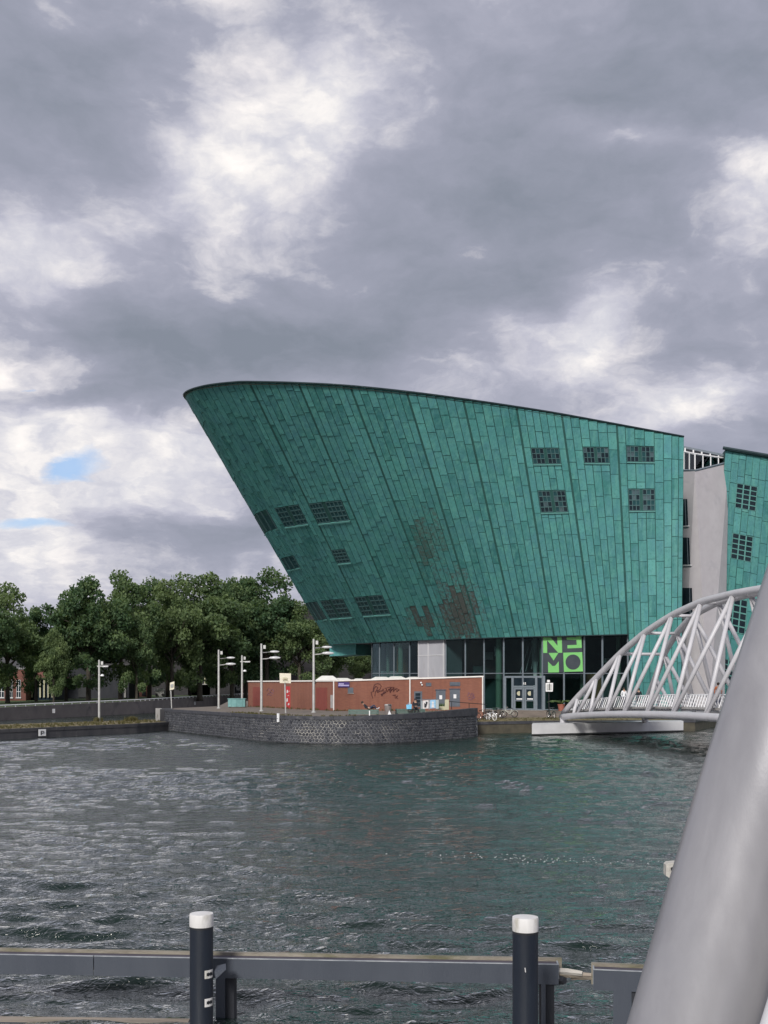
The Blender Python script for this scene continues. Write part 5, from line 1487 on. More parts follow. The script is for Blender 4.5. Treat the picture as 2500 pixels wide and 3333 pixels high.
for side in (0, 1):
    MB().tube([bp(d, arch_o(d), arch_z(d), side) for d in ds], .275, 14).build('arch_tube', 'bridge_steel', br, smooth='all')
    MB().tube([bp(d, 0, deck_z(d), side) for d in ds], .30, 14).build('edge_tube', 'bridge_steel', br, smooth='all')
    for i in range(1, len(bots) - 1):
        t_ = (bots[i] + bots[i + 1]) / 2; T = bp(t_, arch_o(t_) , arch_z(t_), side)
        for k in (i, i + 1):
            B_ = bp(bots[k], .02, deck_z(bots[k]), side)
            MB().tube([B_, T], .165, 10).build('brace', 'bridge_steel', br, smooth='all')
    d = 2.6; MB().tube([bp(3.2, .0, deck_z(3.2), side), bp(2.6, arch_o(2.6), arch_z(2.6), side)], .15, 10).build('brace', 'bridge_steel', br, smooth='all')
    # railing: leaning bars, top and bottom rail
    rt = lambda d: bp(d, 1.05 + .42, deck_z(d) + 1.52, side)
    rb = lambda d: bp(d, 1.05, deck_z(d) + .30, side)
    dd = np.linspace(-1.2, 60, 90)
    dz0 = lambda d: max(d, 0)
    MB().tube([bp(d, 1.47, deck_z(dz0(d)) + 1.52, side) for d in dd], .05, 6).build('handrail', 'rail_white', br)
    MB().tube([bp(d, 1.05, deck_z(dz0(d)) + .36, side) for d in dd], .05, 6).build('bottom_rail', 'rail_white', br)
    mb = MB()
    for d in np.arange(-1.15, 59, .46):
        a = bp(d, 1.05, deck_z(dz0(d)) + .36, side); b_ = bp(d, 1.47, deck_z(dz0(d)) + 1.50, side)
        mb.tube([a, b_], .042, 4, False)
    mb.build('balusters', 'rail_white', br, kind='stuff')
for i in range(2, len(bots) - 2):
    t_ = (bots[i] + bots[i + 1]) / 2
    z = arch_z(t_) - .05
    MB().tube([bp(t_, arch_o(t_), z), bp(t_, arch_o(t_), z, 1)], .13, 8).build('cross_bar', 'bridge_steel', br, smooth='all')
for i in range(1, len(bots)):                                 # beams under the deck
    MB().tube([bp(bots[i], 0, deck_z(bots[i])), bp(bots[i], 0, deck_z(bots[i]), 1)], .15, 6).build('floor_beam', 'bridge_steel', br)
mb = MB(); dd = np.linspace(-1.5, LB, 50)
v = []
for d in dd:
    z = deck_z(max(d, 0))
    v += [bp(d, .8, z + .47), bp(d, .8, z + .47, 1), bp(d, .8, z + .62, 1), bp(d, .8, z + .62)]
f = []
for i in range(len(dd) - 1):
    for k in range(4): f.append((4 * i + k, 4 * i + (k + 1) % 4, 4 * i + 4 + (k + 1) % 4, 4 * i + 4 + k))
mb.add(v, f + [(3, 2, 1, 0), tuple(4 * (len(dd) - 1) + k for k in range(4))]); mb.build('deck', 'concrete', br)
for side in (0, 1):
    p = bp(.35, 0, 0, side); MB().tube([(p.x, p.y, 1.0), (p.x, p.y, 1.6)], .3, 10).build('bearing', 'bridge_steel', br)
    p = bp(LB - .5, 0, 0, side); MB().tube([(p.x, p.y, -2), (p.x, p.y, 1.6)], .8, 12).build('pier', 'pale_concrete', br)
# concrete block that carries its end
cb_ = thing('concrete_abutment', 'long pale concrete block above the water under the footbridge end', 'pier', (21, 108, 0))
a, b_ = Vector((13.4, 103, 0)), Vector((29.5, 112, 0)); d = (b_ - a).normalized(); nn = Vector((.16, 1.0, 0))
mb = MB().hexa([(p.x, p.y, .10) for p in (a, b_, b_ + nn * 3.4, a + nn * 3.4)] + [(p.x, p.y, 1.10) for p in (a, b_, b_ + nn * 3.4, a + nn * 3.4)])
mb.build('block', 'pale_concrete', cb_)
a2, b2 = a - nn * .03 - d * .03, b_ - nn * .03 + d * .03
MB().hexa([(p.x, p.y, .06) for p in (a2, b2, b2 + nn * 3.4, a2 + nn * 3.4)] + [(p.x, p.y, .20) for p in (a2, b2, b2 + nn * 3.4, a2 + nn * 3.4)]).build('wet_band', 'wet_stone', cb_)
for s_ in (.2, .5, .8):
    p = a.lerp(b_, s_) + nn * 1.7; MB().tube([(p.x, p.y, -2), (p.x, p.y, .1)], .6, 10).build('pile', 'dark_quay', cb_)

# ---- the near end of the crossing: one big tube right beside the camera
na = thing('near_arch', 'thick pale grey steel tube rising blurred along the right edge', 'bridge arch', (.9, 4.6, 3.1))
MB().tube([Vector(p) for p in ((.62, 4.63, 1.2), (.95, 4.65, 2.25), (1.266, 4.66, 3.31), (1.545, 4.67, 4.25), (1.86, 4.70, 5.2), (2.25, 4.85, 6.3), (2.9, 5.3, 7.9), (4.2, 6.5, 10.2), (6.5, 9, 12.6))], .25, 40).build('arch_tube', 'near_steel', na, smooth='all')
MB().tube([Vector(p) for p in ((1.05, 4.1, 1.2), (1.42, 4.15, 3.0), (1.72, 4.2, 3.9), (2.4, 4.4, 6.0))], .17, 30).build('brace', 'rail_white', na, smooth='all')

# ================================================================== FOREGROUND MOORING POSTS AND FENDERS
def mooring(label, x, Y, ztop, r):
    p = Vector((x, Y, -1.6)); t = thing('mooring_post', label, 'mooring post', (x, Y, 0), 'black mooring posts with white caps')
    o = MB().lathe([(r * .985, -1.6), (r * .985, ztop - .19)], (x, Y, 0), 36).build('shaft', 'pile_black', t, smooth=True)
    MB().lathe([(r, ztop - .17), (r * 1.012, ztop - .16), (r * 1.012, ztop - .02), (r * .98, ztop), (r * .6, ztop + .004), (.001, ztop + .006)], (x, Y, 0), 36).build('cap', 'pile_cap', t, smooth=True)
    MB().lathe([(r * 1.0, ztop - .20), (r * 1.0, ztop - .17)], (x, Y, 0), 36).build('cap_joint', 'sign_dark', t)
    return t
pl_ = U(656, 2973, 15.4); t = mooring('left mooring post with white cap and two small stickers', pl_.x, 15.4, pl_.z, .16)
for (v0, v1) in ((3159, 3186), (3251, 3278)):
    z1 = CZ - (v0 - HVP) / FP * 15.27; z0_ = CZ - (v1 - HVP) / FP * 15.27
    mb = MB(); n = 8; a0, a1 = math.radians(-66), math.radians(-12)
    vs = []
    for k in range(n):
        a = a0 + (a1 - a0) * k / (n - 1); vs += [(pl_.x + .1605 * math.cos(a), 15.4 + .1605 * math.sin(a), z0_), (pl_.x + .1605 * math.cos(a), 15.4 + .1605 * math.sin(a), z1)]
    mb.add(vs, [(2 * k, 2 * k + 2, 2 * k + 3, 2 * k + 1) for k in range(n - 1)]); st_ = mb.build('sticker', 'pile_cap', t)
    mb = MB(); vs = []; zm = (z0_ + z1) / 2; hh = (z1 - z0_) * .2
    for k in range(n):
        a = a0 + .18 + (a1 - a0 - .3) * k / (n - 1); j_ = .008 * math.sin(k * 2.7)
        vs += [(pl_.x + .163 * math.cos(a), 15.4 + .163 * math.sin(a), zm - hh + j_), (pl_.x + .163 * math.cos(a), 15.4 + .163 * math.sin(a), zm + hh - j_)]
    mb.add(vs, [(2 * k, 2 * k + 2, 2 * k + 3, 2 * k + 1) for k in range(n - 1)]); mb.build('print_block', 'sign_dark', st_)
pr_ = U(1710, 2984, 14.0); t2 = mooring('right mooring post with white cap beside the gap in the fender', pr_.x, 14.0, pr_.z, .16)
MB().tube([U(1709, 3150, 13.82), U(1711, 3165, 13.82)], .006, 4).build('scratch', 'pile_cap', t2)

def channel(name, label, ends, zt, legs, group):
    (xa, ya), (xb, yb) = ends
    a = Vector((xa, ya, 0)); b_ = Vector((xb, yb, 0)); d = (b_ - a).normalized(); nn = Vector((-d.y, d.x, 0))
    t = thing(name, label, 'fender', (a + b_) / 2, group)
    H = .27; Wd = .34
    def strip(o0, o1, z0, z1, mat_, nm, e0=0, e1=0):
        p = [a + nn * o0 + d * e0, b_ + nn * o0 - d * e1, b_ + nn * o1 - d * e1, a + nn * o1 + d * e0]
        return MB().hexa([(q.x, q.y, z0) for q in p] + [(q.x, q.y, z1) for q in p]).build(nm, mat_, t)
    L = (b_ - a).length; cuts = [0, 1.0] if L < 3 else [0, .28, 1.0]
    for c0, c1 in zip(cuts[:-1], cuts[1:]):
        strip(0, .018, zt - H, zt, 'fender_paint', 'face_plate', L * c0 + .006, L * (1 - c1) + .006)
        strip(-.004, .022, zt + .001, zt + .012, 'edge_worn', 'worn_edge', L * c0 + .006, L * (1 - c1) + .006)
    strip(.02, Wd - .07, zt - H * .55, zt - H * .45, 'fender_inner', 'web_plate', .02, .02)
    strip(Wd - .05, Wd + .02, zt - H, zt + .02, 'mossy_wood', 'rubbing_board', -.02 if name == 'fender_beam' else .03, -.06)
    strip(.02, Wd - .06, zt - .035, zt - .02, 'fender_inner', 'inner_flange', .02, .02)
    for e in (0, 1):
        c_ = a if e == 0 else b_; s_ = .02 if e == 0 else -.02
        p = [c_ + d * s_ + nn * .02, c_ + nn * .02, c_ + nn * (Wd - .06), c_ + d * s_ + nn * (Wd - .06)]
        MB().hexa([(q.x, q.y, zt - .20) for q in p] + [(q.x, q.y, zt - .005) for q in p]).build('end_plate', 'edge_worn', t)
    for (dx, w) in legs:
        p = a + d * dx
        MB().hexa([(q.x, q.y, -1.6) for q in (p, p + d * w, p + d * w + nn * .03, p + nn * .03)] + [(q.x, q.y, zt - H) for q in (p, p + d * w, p + d * w + nn * .03, p + nn * .03)]).build('leg_plate', 'fender_paint', t)
        q_ = p + d * (w + .02) + nn * .04
        MB().hexa([(q.x, q.y, -1.6) for q in (q_ - d * .1, q_ + d * .10, q_ + d * .10 + nn * .2, q_ - d * .1 + nn * .2)] + [(q.x, q.y, zt - H + .02) for q in (q_ - d * .1, q_ + d * .10, q_ + d * .10 + nn * .2, q_ - d * .1 + nn * .2)]).build('timber_pile', 'dark_timber', t)
    return a, d, nn
zt = .86
A_ = G(-260, 3103, zt); E_ = G(1820, 3141, zt)
S0 = G(180, 3112, zt)
a, d, nn = channel('fender_beam', 'long grey steel fender beam behind the two mooring posts', ((A_.x, A_.y), (E_.x, E_.y)), zt, (((G(697, 3126, zt) - A_).length, .13), ((G(1762, 3140, zt) - A_).length, .06)), 'grey steel fender beams in front of the water')
br_ = bpy.data.objects['fender_beam']
q = U(712, 3163, 15.35); MB().add([q + Vector((-.06, 0, 0)), q + Vector((.10, 0, .03)), q + Vector((.06, .25, .05)), q + Vector((-.06, .25, .02)), q + Vector((-.04, .0, -.10)), q + Vector((.02, .2, -.06))], [(0, 1, 2, 3), (0, 4, 1), (1, 4, 5, 2), (3, 5, 4, 0), (2, 5, 3)]).build('bracket', 'fender_paint', br_)
A2 = G(1930, 3157, zt); E2 = G(2700, 3190, zt)
channel('fender_beam', 'short grey steel fender beam right of the gap, beside the big tube', ((A2.x, A2.y), (E2.x, E2.y)), zt, (((G(1995, 3157, zt) - A2).length, .24),), 'grey steel fender beams in front of the water')
pk = thing('fender_timber', 'weathered broken timbers bridging the gap between the fender beams', 'timber', (G(1870, 3165, zt).x, 15.6, .6))
for (u0, v0, u1, v1, r_, m_) in ((1800, 3160, 1896, 3168, .05, 'grey_wood'), (1800, 3172, 1950, 3176, .045, 'weathered_wood'), (1806, 3190, 1838, 3192, .075, 'dark_timber'), (1860, 3180, 1950, 3184, .04, 'weathered_wood')):
    a = U(u0, v0, 15.75); b_ = U(u1, v1, 15.6); MB().tube([a, a.lerp(b_, .5) + Vector((0, 0, .01)), b_], [r_, r_ * .95, r_ * .7], 5).build('plank', m_, pk)
# lower waling at the water line
lw = thing('lower_waling', 'wet timber waling at the water line below the fender beam', 'timber', (-3.5, 15.9, 0))
a, b_ = G(-300, 3322, .03), G(610, 3334, .03)
MB().hexa([(a.x, a.y, -.3), (b_.x, b_.y, -.3), (b_.x, b_.y + .2, -.3), (a.x, a.y + .2, -.3), (a.x, a.y, .04), (b_.x, b_.y, .04), (b_.x, b_.y + .2, .05), (a.x, a.y + .2, .05)]).build('beam', 'weathered_wood', lw)
MB().hexa([(a.x, a.y - .05, -.3), (b_.x, b_.y - .05, -.3), (b_.x, b_.y - .005, -.3), (a.x, a.y - .005, -.3), (a.x, a.y - .05, .03), (b_.x, b_.y - .05, .03), (b_.x, b_.y - .005, .03), (a.x, a.y - .005, .03)]).build('steel_strip', 'fender_paint', lw)
# timber guide poking out behind the big tube
p = U(2165, 2830, 23.0); tg = thing('timber_guide', 'grey timber beam end with a bolt poking out beside the big tube', 'timber', (p.x, p.y, 0))
a = U(2180, 2830, 23.0)
vs = []
for (x, s_) in ((0, .72), (.05, .95), (.2, 1.0), (2.6, 1.0)):
    for (yy, zz) in ((-1, -1), (1, -1), (1, 1), (-1, 1)): vs.append((a.x - .1 + x, a.y + yy * .14 * s_ + x * .25, a.z + zz * .152 * s_))
MB().add(vs, [(4 * i + k, 4 * i + (k + 1) % 4, 4 * i + 4 + (k + 1) % 4, 4 * i + 4 + k) for i in range(3) for k in range(4)] + [(3, 2, 1, 0), (12, 13, 14, 15)]).build('beam', 'grey_wood', tg)
MB().lathe([(.035, -.03), (.035, .01)], (a.x + .02, a.y - .135, a.z + .035), 10, 'Y').build('bolt', 'dark_metal', tg)
MB().tube([(a.x + 1.4, a.y + .6, -2), (a.x + 1.4, a.y + .6, a.z + .5)], .17, 12).build('pile', 'dark_timber', tg)

# ================================================================== TREES
def tree_meshes(seed, H, R, leaves, low):
    r = np.random.RandomState(seed); rr = random.Random(seed)
    mb = MB()
    fork = H * rr.uniform(.26, .32)
    top = Vector((rr.uniform(-.6, .6), rr.uniform(-.6, .6), H * .80))
    mb.tube([(0, 0, -.3), (0, 0, .4), (rr.uniform(-.1, .1), rr.uniform(-.1, .1), fork), top * .55 + Vector((0, 0, 0)), top], [.55, .40, .32, .20, .05], 9)
    tips = []
    nl = 11
    for k in range(nl):
        a = 2 * PI * k / nl + rr.uniform(-.3, .3); z0 = fork + (H * .5 - fork) * rr.random() * .9
        L = R * rr.uniform(.6, .95); zt = min(H * .93, z0 + L * rr.uniform(.45, 1.3))
        s = Vector((0, 0, z0)); e = Vector((math.cos(a) * L, math.sin(a) * L, zt)); m_ = s.lerp(e, .5) + Vector((0, 0, .12 * L))
        mb.tube([s, m_, e], [.17, .10, .03], 6); tips += [e, m_]
        for j in range(3):
            e2 = m_ + Vector((rr.uniform(-1, 1), rr.uniform(-1, 1), rr.uniform(.2, 1.1))) * R * .42; mb.tube([m_, m_.lerp(e2, .55) + Vector((0, 0, .15)), e2], [.07, .045, .015], 5); tips.append(e2)
    tips.append(top)
    trunk = mb
    # foliage clumps around the branch ends plus a filled crown envelope
    cl = []
    for p in tips: cl.append((np.array(p), rr.uniform(1.1, 1.9)))
    while len(cl) < 84:
        a = rr.uniform(0, 2 * PI); u = rr.random() ** .5; zz = rr.random()
        env = math.sin(PI * min(1, max(.0, zz * .93 + .10))) ** .62
        cl.append((np.array((math.cos(a) * R * u * env, math.sin(a) * R * u * env, low * H + (1 - low) * H * zz * .97)), rr.uniform(1.0, 2.1)))
    per = leaves // len(cl); V = []; T = []
    for c_, s in cl:
        n = int(per * (s / 1.5) ** 2)
        dirs = r.normal(size=(n, 3)); dirs /= np.linalg.norm(dirs, axis=1)[:, None]
        rad = s * (r.random(n) ** .45)
        P = c_ + dirs * rad[:, None] * np.array((1, 1, .72))
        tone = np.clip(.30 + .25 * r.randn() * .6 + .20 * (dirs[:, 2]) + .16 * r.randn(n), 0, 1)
        V.append(P); T.append(tone)
    P = np.concatenate(V); T = np.concatenate(T); n = len(P)
    ang = r.random(n) * 2 * PI; tilt = r.normal(0, .65, n); size = r.uniform(.15, .33, n)
    e1 = np.stack([np.cos(ang) * np.cos(tilt), np.sin(ang) * np.cos(tilt), np.sin(tilt)], 1)
    e2 = np.cross(e1, r.normal(size=(n, 3))); e2 /= np.linalg.norm(e2, axis=1)[:, None]
    q = np.stack([P - e1 * size[:, None], P - e2 * (size * .62)[:, None], P + e1 * size[:, None], P + e2 * (size * .62)[:, None]], 1).reshape(-1, 3)
    me = bpy.data.meshes.new('crown'); me.vertices.add(len(q)); me.vertices.foreach_set('co', q.ravel())
    me.loops.add(4 * n); me.loops.foreach_set('vertex_index', np.arange(4 * n)); me.polygons.add(n)
    me.polygons.foreach_set('loop_start', np.arange(0, 4 * n, 4)); me.polygons.foreach_set('loop_total', np.full(n, 4)); me.update()
    ca = me.color_attributes.new('tint', 'FLOAT_COLOR', 'POINT'); colv = np.zeros((4 * n, 4)); colv[:, 0] = np.repeat(T, 4); colv[:, 3] = 1
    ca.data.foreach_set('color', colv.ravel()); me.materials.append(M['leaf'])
    return trunk, me
protos = []
for k, (seed, H, R, low) in enumerate(((31, 17, 6.4, .15), (47, 18, 7.0, .13), (59, 17.5, 6.2, .18), (73, 16, 6.8, .12))):
    tm, cm = tree_meshes(seed, H, R, 17000, low)
    protos.append((tm, cm, H, None))
trunk_me = []
def plant(kind, u, Y, vtop, label, rot, wide=1.0):
    tm, cm, H, _ = protos[kind]
    x = (u - CXP) / FP * Y; zg = 1.7 + max(0, (Y - 150)) * .006; ztop = CZ - (vtop - HVP) / FP * Y
    s = (ztop - zg) / (H * 1.0)
    t = thing('tree', label, 'tree', (0, 0, 0), 'leafy trees along the far quay')
    if len(trunk_me) <= kind or trunk_me[kind] is None:
        while len(trunk_me) <= kind: trunk_me.append(None)
        o = tm.build('trunk', 'bark', t, smooth='all'); trunk_me[kind] = o.data
    else:
        o = bpy.data.objects.new('trunk', trunk_me[kind]); C.objects.link(o); o.parent = t
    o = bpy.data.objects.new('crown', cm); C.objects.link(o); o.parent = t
    t.location = (x, Y, zg - .1); t.rotation_euler = (0, 0, rot); t.scale = (s * wide, s * wide, s); BASE[t.name] = Vector((x, Y, zg))
for (k, u, Y, vt, rot, w, lab) in (
    (0, 25, 176, 1905, .4, .85, 'tree before the red brick house at the left edge'),
    (1, 118, 186, 1955, 1.7, .72, 'lower tree over the pavilion, right of the leftmost tree'),
    (2, 215, 190, 1975, 2.9, .8, 'smallest tree in the dip between the first two groups'),
    (3, 288, 184, 1885, .9, .85, 'tree behind the lone lamp on the low quay, broad crown'),
    (0, 392, 196, 1866, 2.2, .80, 'rounded tree just right of the lone low-quay lamp'),
    (2, 485, 208, 1880, 4.0, .78, 'airy tree left of the tallest crown'),
    (1, 560, 205, 1862, .2, .72, 'tree left of the highest treetop behind the panel sign'),
    (1, 650, 214, 1838, 3.4, .95, 'tallest wide tree, the highest point of the row'),
    (3, 755, 226, 1890, 1.2, .72, 'tree behind the lamp nearest the teal crate'),
    (0, 800, 236, 1886, 5.1, .68, 'tree above the dark sign panel behind the crate'),
    (2, 868, 230, 1850, 2.6, .92, 'tree just left of the copper prow'),
    (1, 975, 228, 1930, 5.6, .90, 'dark tree half behind the copper prow'),
    (3, 1075, 235, 2010, .6, .85, 'tree showing below the prow behind the shed'),
    (2, 1175, 250, 2070, 3.0, .80, 'tree glimpsed under the prow left of the glass'),
    (3, -60, 168, 1950, 3.3, .85, 'tree cut by the left edge of the view'),
    (0, 175, 172, 2050, 3.9, .62, 'short front tree over the pavilion lawn'),
    (3, 445, 190, 2010, 2.0, .70, 'short front tree right of the lone lamp'),
    (1, 620, 215, 2020, 4.4, .60, 'short front tree behind the low brick terrace'),
    (2, 705, 232, 2030, 1.0, .62, 'short front tree left of the dark lettered panel'),
    (0, 830, 245, 2030, 2.4, .66, 'short front tree over the left end of the shed'),
    (1, 345, 215, 1930, 1.1, .72, 'back-row tree filling the gap behind the lone lamp'),
    (3, 545, 228, 1925, 2.7, .75, 'back-row tree left of the tallest crown'),
    (0, 710, 240, 1925, .1, .75, 'back-row tree right of the tallest crown'),
    (2, 60, 205, 1990, 2.3, .85, 'back-row tree behind the red brick house')):
    plant(k, u, Y, vt, lab, rot, w)

# ================================================================== BUILDINGS BEHIND THE TREES
def quadbox(name, label, cat, u0, u1, vt, Y, depth, mat_, zb=1.6):
    a = at(u0, Y, zb); b_ = at(u1, Y, zb); zt = CZ - (vt - HVP) / FP * Y
    t = thing(name, label, cat, ((a.x + b_.x) / 2, Y, zb))
    MB().hexa([(a.x, Y, zb), (b_.x, Y, zb), (b_.x, Y + depth, zb), (a.x, Y + depth, zb), (a.x, Y, zt), (b_.x, Y, zt), (b_.x, Y + depth, zt), (a.x, Y + depth, zt)]).build('wall', mat_, t)
    return t, zt
def panel(t, name, u0, v0, u1, v1, Y, mat_, o0=-.05, o1=.06, parent=None):
    return MB().slab([U(u0, v1, Y), U(u1, v1, Y), U(u1, v0, Y), U(u0, v0, Y)], o0, o1).build(name, mat_, parent or t)
def sash(t, u0, v0, u1, v1, Y, nc=2, nr=3):
    w = panel(t, 'window', u0, v0, u1, v1, Y, 'white_paint', -.05, .08)
    for i in range(nc):
        for j in range(nr):
            du = (u1 - u0) / nc; dv = (v1 - v0) / nr; e = (u1 - u0) * .05
            panel(t, 'pane', u0 + du * i + e, v0 + dv * j + e, u0 + du * (i + 1) - e, v0 + dv * (j + 1) - e, Y, 'window_dark', .08, .10, w)
    panel(t, 'sill', u0 - 2, v1, u1 + 2, v1 + 3, Y, 'pale_concrete', -.05, .2, w)
t, z_ = quadbox('brick_house', 'red brick house with tall white windows at the left edge', 'house', -110, 84, 2176, 195, 12, 'house_brick')
for (u0, u1) in ((-60, -44), (-4, 14), (33, 42), (54, 68)): sash(t, u0, 2213, u1, 2270, 195)
a = at(-114, 194.6, z_); b_ = at(88, 194.6, z_)
MB().add([(a.x, 194.6, z_), (b_.x, 194.6, z_), (b_.x, 207.4, z_), (a.x, 207.4, z_), (a.x + 2, 201, z_ + 4), (b_.x - 2, 201, z_ + 4)], [(0, 1, 5, 4), (2, 3, 4, 5), (1, 2, 5), (3, 0, 4)]).build('roof', 'slate_roof', t)
panel(t, 'gutter', -112, 2174, 86, 2178, 194.9, 'white_paint', 0, .2)
t, z_ = quadbox('pavilion', 'dark glazed pavilion with cream columns beside the brick house', 'pavilion', 98, 172, 2206, 198, 8, 'window_dark')
for u in (102, 115, 129, 142, 155, 168): panel(t, 'column', u, 2214, u + 4.5, 2270, 197.7, 'cream', -.1, .15)
panel(t, 'cornice', 96, 2202, 174, 2210, 197.6, 'cream', -.2, .2)
a = at(94, 197, z_); b_ = at(176, 197, z_)
MB().add([(a.x, 197, z_), (b_.x, 197, z_), (b_.x, 207, z_), (a.x, 207, z_), ((a.x + b_.x) / 2, 201, z_ + 2.6)], [(0, 1, 4), (1, 2, 4), (2, 3, 4), (3, 0, 4)]).build('roof', 'house_brick', t)
t, z_ = quadbox('dark_warehouse', 'big dark flat-roofed warehouse looming behind the trees', 'building', 300, 1230, 1972, 262, 25, 'dark_brick', 1.9)
for row, v_ in enumerate((2010, 2050, 2090, 2130)):
    for u in range(330, 880, 46):
        w = panel(t, 'window', u, v_, u + 22, v_ + 22, 261.8, 'window_dark', -.05, .05)
        panel(t, 'sill', u - 1, v_ + 22, u + 23, v_ + 24, 261.8, 'concrete', -.05, .12, w)
panel(t, 'roof_edge', 298, 1969, 902, 1974, 261.5, 'slate_roof', 0, .3)
t, z_ = quadbox('dark_boathouse', 'dark timber boathouse under the trees behind the lone lamp', 'shed', 180, 420, 2165, 214, 9, 'dark_timber', 1.7)
panel(t, 'door', 255, 2205, 285, 2270, 213.8, 'sign_dark'); panel(t, 'window', 205, 2215, 232, 2240, 213.8, 'window_dark'); panel(t, 'corner_post', 404, 2168, 410, 2270, 213.8, 'concrete')
panel(t, 'roof_edge', 178, 2160, 422, 2166, 213.6, 'slate_roof', 0, .4)
t, z_ = quadbox('brick_terrace', 'low brick terrace with pale railing posts under the trees', 'terrace', 612, 684, 2227, 262, 6, 'house_brick', 2.2)
for u in (614, 621, 637, 651, 667, 681):
    a = U(u, 2229, 261.8); MB().tube([a, U(u, 2206, 261.8)], .14, 5).build('railing_post', 'cream', t)
panel(t, 'railing_bar', 612, 2206, 684, 2208, 261.8, 'cream', 0, .1); panel(t, 'coping', 611, 2226, 685, 2228.5, 261.7, 'concrete', 0, .2)
t, z_ = quadbox('garden_wall', 'long brown garden wall left of the lettered panel', 'wall', 690, 775, 2226, 266, 3, 'house_brick', 2.2)
panel(t, 'coping', 689, 2224, 776, 2227, 265.8, 'concrete', 0, .2)
for u in (700, 728, 742): a = U(u, 2227, 265.8); MB().tube([a, U(u, 2206, 265.8)], .14, 5).build('railing_post', 'cream', t)
t, z_ = quadbox('utility_boxes', 'pair of brown utility cabinets under the trees', 'cabinet', 450, 489, 2230, 236, 1.5, 'house_brick', 2.0)
panel(t, 'door', 463, 2233, 474, 2264, 235.9, 'dark_timber')
t, z_ = quadbox('service_cart', 'grey service cart with white lid on the far lawn', 'cart', 506, 534, 2246, 226, 1.2, 'galvanised', 2.3)
panel(t, 'lid', 504, 2241, 536, 2247, 225.9, 'white_paint', 0, .3)
for u in (510, 530): c_ = U(u, 2262, 225.7); MB().lathe([(.28, -.08), (.28, .08)], c_, 12, 'Y').build('wheel', 'rubber', t)
# dark lettered panel on the far side: KAN / TEEN
lp_ = thing('lettered_panel', 'dark panel with two lines of white capital letters behind the crate', 'sign', at(785, 244, 2.4))
pn = panel(lp_, 'panel', 764, 2218, 812, 2256, 244, 'sign_dark', -.1, .05)
for (u0, v0) in ((764, 2256), (808, 2256)): MB().tube([U(u0 + 2, 2262, 244), U(u0 + 2, 2240, 244)], .1, 5).build('post', 'dark_metal', lp_)
def strokes(cx_, cy_, w, h, segs):
    mb = MB()
    for (x0, y0, x1, y1) in segs: mb.tube([U(cx_ + x0 * w, cy_ + (1 - y0) * h, 243.85), U(cx_ + x1 * w, cy_ + (1 - y1) * h, 243.85)], .085, 4)
    mb.build('letter', 'white_paint', lp_)
LT = {'K': [(0, 0, 0, 1), (0, .5, 1, 1), (0, .5, 1, 0)], 'A': [(0, 0, .5, 1), (.5, 1, 1, 0), (.2, .4, .8, .4)], 'N': [(0, 0, 0, 1), (0, 1, 1, 0), (1, 0, 1, 1)], 'T': [(0, 1, 1, 1), (.5, 0, .5, 1)], 'E': [(0, 0, 0, 1), (0, 1, 1, 1), (0, .5, .8, .5), (0, 0, 1, 0)]}
for i, ch in enumerate('KAN'): strokes(768 + i * 10.5, 2228, 6.5, 8, LT[ch])
for i, ch in enumerate('TEEN'): strokes(769 + i * 8.6, 2239, 6, 8, LT[ch])

